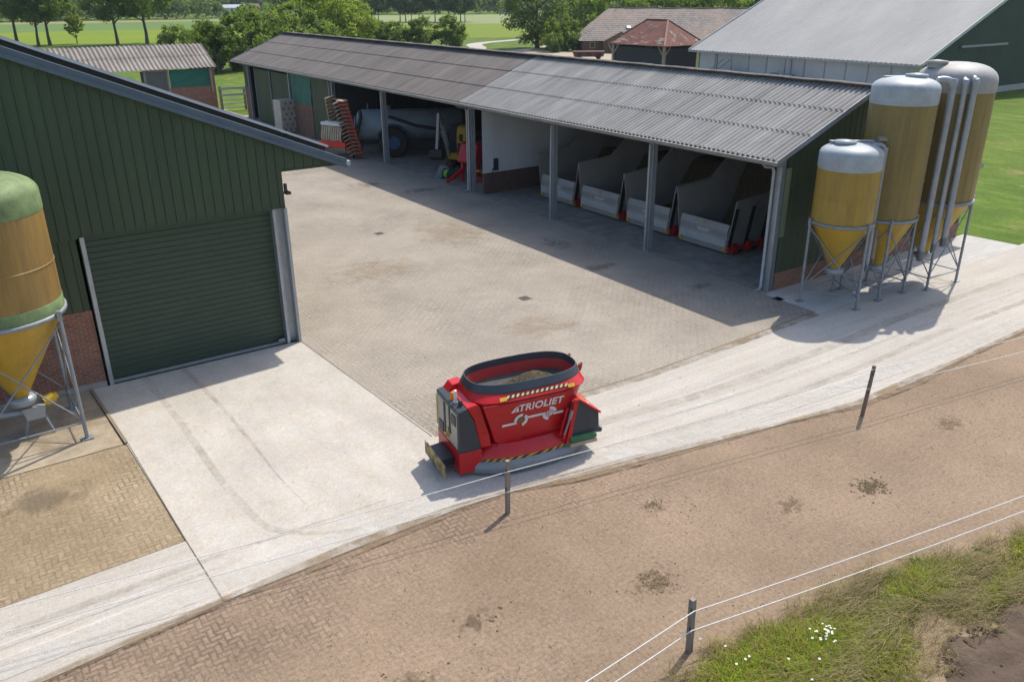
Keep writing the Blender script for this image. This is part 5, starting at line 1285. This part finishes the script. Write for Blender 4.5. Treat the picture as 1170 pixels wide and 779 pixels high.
# ------------------------------------------------------------------ trees
def leaf_quads(name, cen, size, mats, seed, nrm=None, mw=None):
    q = np.random.default_rng(seed); N = len(cen)
    a = q.normal(size=(N, 3)); 
    if nrm is not None: a = a*.8+nrm*1.0
    a /= np.linalg.norm(a, axis=1)[:, None]+1e-9
    b = np.cross(a, q.normal(size=(N, 3))); b /= np.linalg.norm(b, axis=1)[:, None]+1e-9; c = np.cross(a, b)
    s = (size*q.uniform(.6, 1.35, N))[:, None]
    v = np.stack([cen-b*s*.5, cen+c*s*.32+a*s*.1, cen+b*s*.55, cen-c*s*.32+a*s*.1], 1)
    me = bpy.data.meshes.new(name); me.vertices.add(4*N); me.vertices.foreach_set('co', v.reshape(-1))
    me.loops.add(4*N); me.loops.foreach_set('vertex_index', np.arange(4*N, dtype=np.int32))
    me.polygons.add(N); me.polygons.foreach_set('loop_start', np.arange(0, 4*N, 4, dtype=np.int32)); me.polygons.foreach_set('loop_total', np.full(N, 4, np.int32))
    for m_ in mats: me.materials.append(m_)
    if len(mats) > 1: me.polygons.foreach_set('material_index', q.choice(len(mats), N, p=mw).astype(np.int32))
    me.update(); me.validate(); return me
def crown_pts(q, n_cl, per, R3, base, shape='round', clump=.26, hollow=.55):
    """leaf centres in clumps; R3 = (rx, ry, height), crown bottom at base"""
    rx, ry, H = R3; out, nr = [], []
    for _ in range(n_cl):
        d = q.normal(size=3); d /= np.linalg.norm(d); rr = hollow+(1-hollow)*q.random()**.6
        p = d*rr
        zf = p[2]*.5+.5
        if shape == 'cone': k = 1.15-.85*zf
        elif shape == 'bush': k = 1.0-.25*zf
        else: k = .72+.36*math.sin(math.pi*min(1, zf*.9+.12))
        c = np.array([p[0]*rx*k, p[1]*ry*k, base+H*zf])
        cr = clump*min(rx, H*.5)*q.uniform(.6, 1.35)
        e = q.normal(size=(per, 3)); e /= np.linalg.norm(e, axis=1)[:, None]
        pos = c+e*(cr*q.uniform(.35, 1.0, per)[:, None])*np.array([1, 1, .75])
        out.append(pos); nr.append(e*.6+d*.4+np.array([0, 0, .35]))
    return np.concatenate(out), np.concatenate(nr)
BARK = simple('bark', (.1, .08, .06), (.06, .048, .036), 3, .9, 0, (3, 3, .4), .02)
LEAF = {'dark': leaf_mat('dark leaves', (.045, .085, .018), (.085, .14, .024), None, .35),
        'mid': leaf_mat('mid leaves', (.08, .14, .018), (.13, .2, .026), None, .35),
        'bright': leaf_mat('bright leaves', (.16, .25, .022), (.23, .32, .035), None, .4),
        'yellow': leaf_mat('yellow green leaves', (.24, .29, .025), (.32, .34, .04), None, .4),
        'olive': leaf_mat('olive leaves', (.115, .15, .04), (.165, .2, .055), None, .4),
        'blue': leaf_mat('bluish leaves', (.04, .075, .034), (.065, .11, .05), None, .3, .35)}
def make_tree(kind, H, rx, trunk_h, n_cl, per, leaf, lm, seed, shape='round', tr=.3, clump=.26, hollow=.55, stems=1):
    """prototype at origin: returns an Empty with trunk + crown"""
    q = np.random.default_rng(seed)
    o = bpy.data.objects.new(kind, None); C.objects.link(o); o.empty_display_size = .5
    b = MB()
    for s in range(stems):
        ox, oy = (0, 0) if stems == 1 else q.normal(0, rx*.25, 2)
        top = trunk_h+(H-trunk_h)*.55
        pts = [(ox, oy, -.1)]; x, y = ox, oy
        for k in range(1, 6): x += q.normal(0, tr*.3); y += q.normal(0, tr*.3); pts.append((x, y, top*k/5))
        b.tube(pts, [tr*1.25]+[tr*(1-.14*k) for k in range(1, 6)], 8)
        for k in range(7 if stems == 1 else 3):
            z = trunk_h*.85+(top-trunk_h*.85)*k/7; a = q.uniform(0, 6.28); ln = rx*q.uniform(.5, .85); f = min(4, int(z/top*5)); px, py = pts[f][0], pts[f][1]
            b.tube([(px, py, z), (px+math.cos(a)*ln*.5, py+math.sin(a)*ln*.5, z+ln*.3), (px+math.cos(a)*ln, py+math.sin(a)*ln, z+ln*.75)], [tr*.45, tr*.3, tr*.1], 6)
    b.build('trunk', BARK, o)
    cp, nr = crown_pts(q, n_cl, per, (rx, rx, H-trunk_h), trunk_h, shape, clump, hollow)
    me = leaf_quads('crown', cp, leaf, [LEAF[l] for l in lm], seed+1, nr)
    c = bpy.data.objects.new('crown', me); C.objects.link(c); c.parent = o
    return o
USED = set()
def plant(proto, x, y, rz, sc, label, cat, group, szz=None):
    if proto not in USED: USED.add(proto); o = proto
    else: o = copy_tree(proto)
    o.location = (x, y, -.04); o.rotation_euler = (0, 0, R(rz)); o.scale = (sc, sc, szz or sc)
    return tag(o, label, cat, group)
pA = make_tree('field_tree', 14.2, 6.0, 5.0, 95, 70, .55, ['dark', 'mid'], 1, tr=.34)
pB = make_tree('field_tree', 14.2, 5.6, 4.6, 85, 70, .55, ['mid', 'dark'], 2, tr=.3, clump=.3)
plant(pA, 19.6, 208.9, 0, 1.0, 'leftmost roadside tree with a straight dark trunk in the green field', 'tree', 'trees in the field')
plant(pB, 22.8, 203, 70, .95, 'second field tree from the left with ivy covered trunk', 'tree', 'trees in the field')
plant(pA, 25.2, 205.2, 130, .93, 'third field tree from the left, its trunk leaning', 'tree', 'trees in the field')
plant(pB, 37.0, 198, 200, 1.04, 'field tree right of the slim sapling with low side shoots', 'tree', 'trees in the field')
plant(pA, 42.8, 197.8, 260, 1.05, 'rightmost and fullest tree of the field row', 'tree', 'trees in the field')
plant(pA, 11, 214, 20, 1.0, 'field tree at the left border of the field', 'tree', 'trees in the field')
pS = make_tree('sapling', 6.6, 1.8, 1.2, 150, 20, .36, ['bright', 'yellow'], 3, tr=.1, clump=.17, hollow=.2)
plant(pS, 30.6, 207, 0, 1, 'slim young yellow green tree alone between the field trees', 'sapling', 'trees in the field')
# shrubs behind the sheds
pBu = make_tree('shrub', 5.2, 3.6, .2, 70, 75, .34, ['olive', 'mid'], 5, 'bush', .12, .3, .5, 4)
pBd = make_tree('shrub', 5.4, 3.6, .2, 80, 80, .34, ['dark', 'mid'], 6, 'bush', .12, .3, .5, 4)
pBb = make_tree('shrub', 9.0, 6.6, .3, 150, 90, .4, ['bright', 'yellow'], 7, 'bush', .16, .24, .6, 4)
G = 'shrubs behind the sheds'
plant(pBu, 39.0, 158, 0, .95, 'olive shrub behind the ridge of the low shed, leftmost of the hedge', 'shrub', G)
plant(pBu, 44.5, 160, 90, 1.0, 'rounded olive shrub just right of the leftmost one behind the low shed', 'shrub', G)
plant(pBd, 33.2, 117, 40, 1.15, 'dark bushy shrub behind the right end of the low shed', 'shrub', G)
plant(pBd, 38.4, 119, 140, 1.35, 'tall dark shrub left of the machine shed roof end', 'shrub', G)
plant(pBu, 44, 123, 220, 1.45, 'olive green shrub rising behind the machine shed roof end', 'shrub', G)
plant(pBd, 49.5, 128, 300, 1.45, 'dense dark green shrub behind the left part of the ridge', 'shrub', G)
plant(pBb, 60, 146, 0, 1.2, 'large bright green rounded bush behind the machine shed ridge', 'shrub', G)
plant(pBb, 66, 148, 120, 1.0, 'bright green bush leaning right of the largest bush', 'shrub', G)
plant(pBd, 72, 149, 10, .98, 'dark shrub right of the bright bushes', 'shrub', G)
plant(pBu, 76, 149, 80, .95, 'yellowish shrub top between two dark shrubs', 'shrub', G)
plant(pBd, 80.5, 146, 170, .98, 'dark green shrub second from the right end of the hedge', 'shrub', G)
plant(pBd, 85.5, 144, 250, 1.02, 'rounded dark shrub at the right end of the hedge by the path', 'shrub', G)
plant(pBu, 55, 133, 20, 1.1, 'olive shrub in front of the large bright bush', 'shrub', G)
pBig = make_tree('spreading_tree', 14, 6.3, .8, 150, 90, .42, ['dark', 'blue', 'olive'], 9, 'round', .4, .25, .5)
plant(pBig, 97, 131.5, 0, 1.0, 'big dark drooping tree beside the pale path', 'tree', None)
pYb = make_tree('shrub', 5.5, 2.0, .2, 30, 60, .34, ['bright', 'yellow'], 12, 'bush', .1, .3, .5, 3)
plant(pYb, 94.5, 124, 0, 1, 'upright yellow green shrub at the foot of the big dark tree', 'shrub', G)
plant(pBd, 97.5, 122.5, 100, .9, 'dark rounded shrub near the farmhouse corner', 'shrub', G)
plant(pBu, 92.5, 121, 60, .62, 'low grey green shrub before the farmhouse corner', 'shrub', G)
# grove behind the hedge
pG = make_tree('grove_tree', 13, 4.6, 3.6, 60, 60, .8, ['mid', 'dark'], 14, 'round', .2, .3)
pG2 = make_tree('grove_tree', 12, 4.4, 3.0, 60, 60, .8, ['blue', 'mid'], 15, 'round', .18, .3)
for i in range(20):
    f = i/19; x = 118+52*f+random.uniform(-3, 3); y = 312-42*f+random.uniform(-6, 6)
    o = plant(pG if i % 2 else pG2, x, y, random.uniform(0, 360), random.uniform(.85, 1.1), 'slender trunked tree in the grove beyond the hedge', 'tree', 'grove beyond the hedge')
# dark garden trees above the farmhouse and far right
pF = make_tree('garden_tree', 14, 6.5, 2.0, 80, 70, .75, ['bright', 'mid'], 17, 'round', .3, .28)
for x, y, s, lab in ((117, 132, .8, 'bright green garden tree left behind the farmhouse ridge'), (128, 131, .85, 'round garden tree behind the middle of the farmhouse ridge'), (138, 126, .85, 'yellow green garden tree above the farmhouse roof'), (150, 122, .8, 'garden tree above the right of the farmhouse roof'), (162, 132, .9, 'garden tree at the far right of the farmhouse'), (122, 150, .9, 'garden tree standing behind the first garden tree')):
    plant(pF, x, y, x*7, s, lab, 'tree', 'garden trees behind the farmhouse')
# distant belts: masses of leaves too many to count
def belt(name, label, d0, d1, a0, a1, h, n, leaf, lm, seed, hv=.4, step=None):
    q = np.random.default_rng(seed); step = step or h*.55; cs, ns = [], []
    amid = (d0+d1)/2*R(a1-a0); m_ = int(amid/step*(max(1, (d1-d0)/step/1.5)))
    for _ in range(m_):
        a = R(q.uniform(a0, a1)); d = q.uniform(d0, d1); hh = h*q.uniform(1-hv, 1+hv*.4); rr = hh*q.uniform(.3, .5)
        e = q.normal(size=(n, 3)); e /= np.linalg.norm(e, axis=1)[:, None]; e[:, 2] = np.where(q.random(n) < .75, np.abs(e[:, 2]), e[:, 2])
        cc = np.array([d*math.sin(a), d*math.cos(a), hh*.5])
        cs.append(cc+e*np.array([rr, rr, hh*.5])*(.8+.25*q.random((n, 1)))*(1+.25*np.sin(e[:, :1]*7+e[:, 1:2]*5)*np.sin(e[:, 2:3]*8))); ns.append(e)
    me = leaf_quads(name, np.concatenate(cs), leaf, [LEAF[l] for l in lm], seed, np.concatenate(ns))
    o = bpy.data.objects.new(name, me); C.objects.link(o); tag(o, label, 'trees', None, 'stuff')
belt('tree_belt', 'dark tree belt closing the green field', 400, 425, -12, 16.5, 9, 190, 1.3, ['blue', 'dark', 'mid'], 21)
belt('tree_belt', 'lighter yellow green bushes before the dark belt', 394, 402, 3.5, 9, 5.5, 120, 1.1, ['bright', 'yellow', 'mid'], 22)
belt('tree_belt', 'distant wood beyond the first belt', 520, 700, -14, 40, 12, 130, 2.2, ['blue', 'dark'], 23)
belt('tree_belt', 'tree belt beyond the pale field', 440, 470, 24, 60, 11, 190, 1.5, ['dark', 'blue', 'mid'], 24)
belt('tree_belt', 'wood along the horizon', 1000, 1500, -16, 90, 17, 70, 4.5, ['blue', 'dark'], 25, step=16)
belt('tree_belt', 'garden wood right of the farmhouse', 215, 290, 46, 66, 9, 180, 1.0, ['dark', 'mid', 'blue'], 26)
belt('tree_belt', 'bushy strip between far houses', 330, 390, 16.5, 23, 6, 150, 1.1, ['mid', 'dark', 'bright'], 27, step=7)

# ------------------------------------------------------------------ air
k = NT('thin haze'); k.t.nodes.remove(k.b)
pv = k.n('VolumePrincipled', {'Color': (.72, .82, .95), 'Density': .00014, 'Anisotropy': .3}); k.t.links.new(pv.outputs[0], k.out.inputs['Volume'])
hz_ = MB().box(-2400, -290, -1.2, 3400, 4400, 30).build('haze', k.m); hz_['kind'] = 'stuff'; hz_['label'] = 'thin summer haze over the fields'
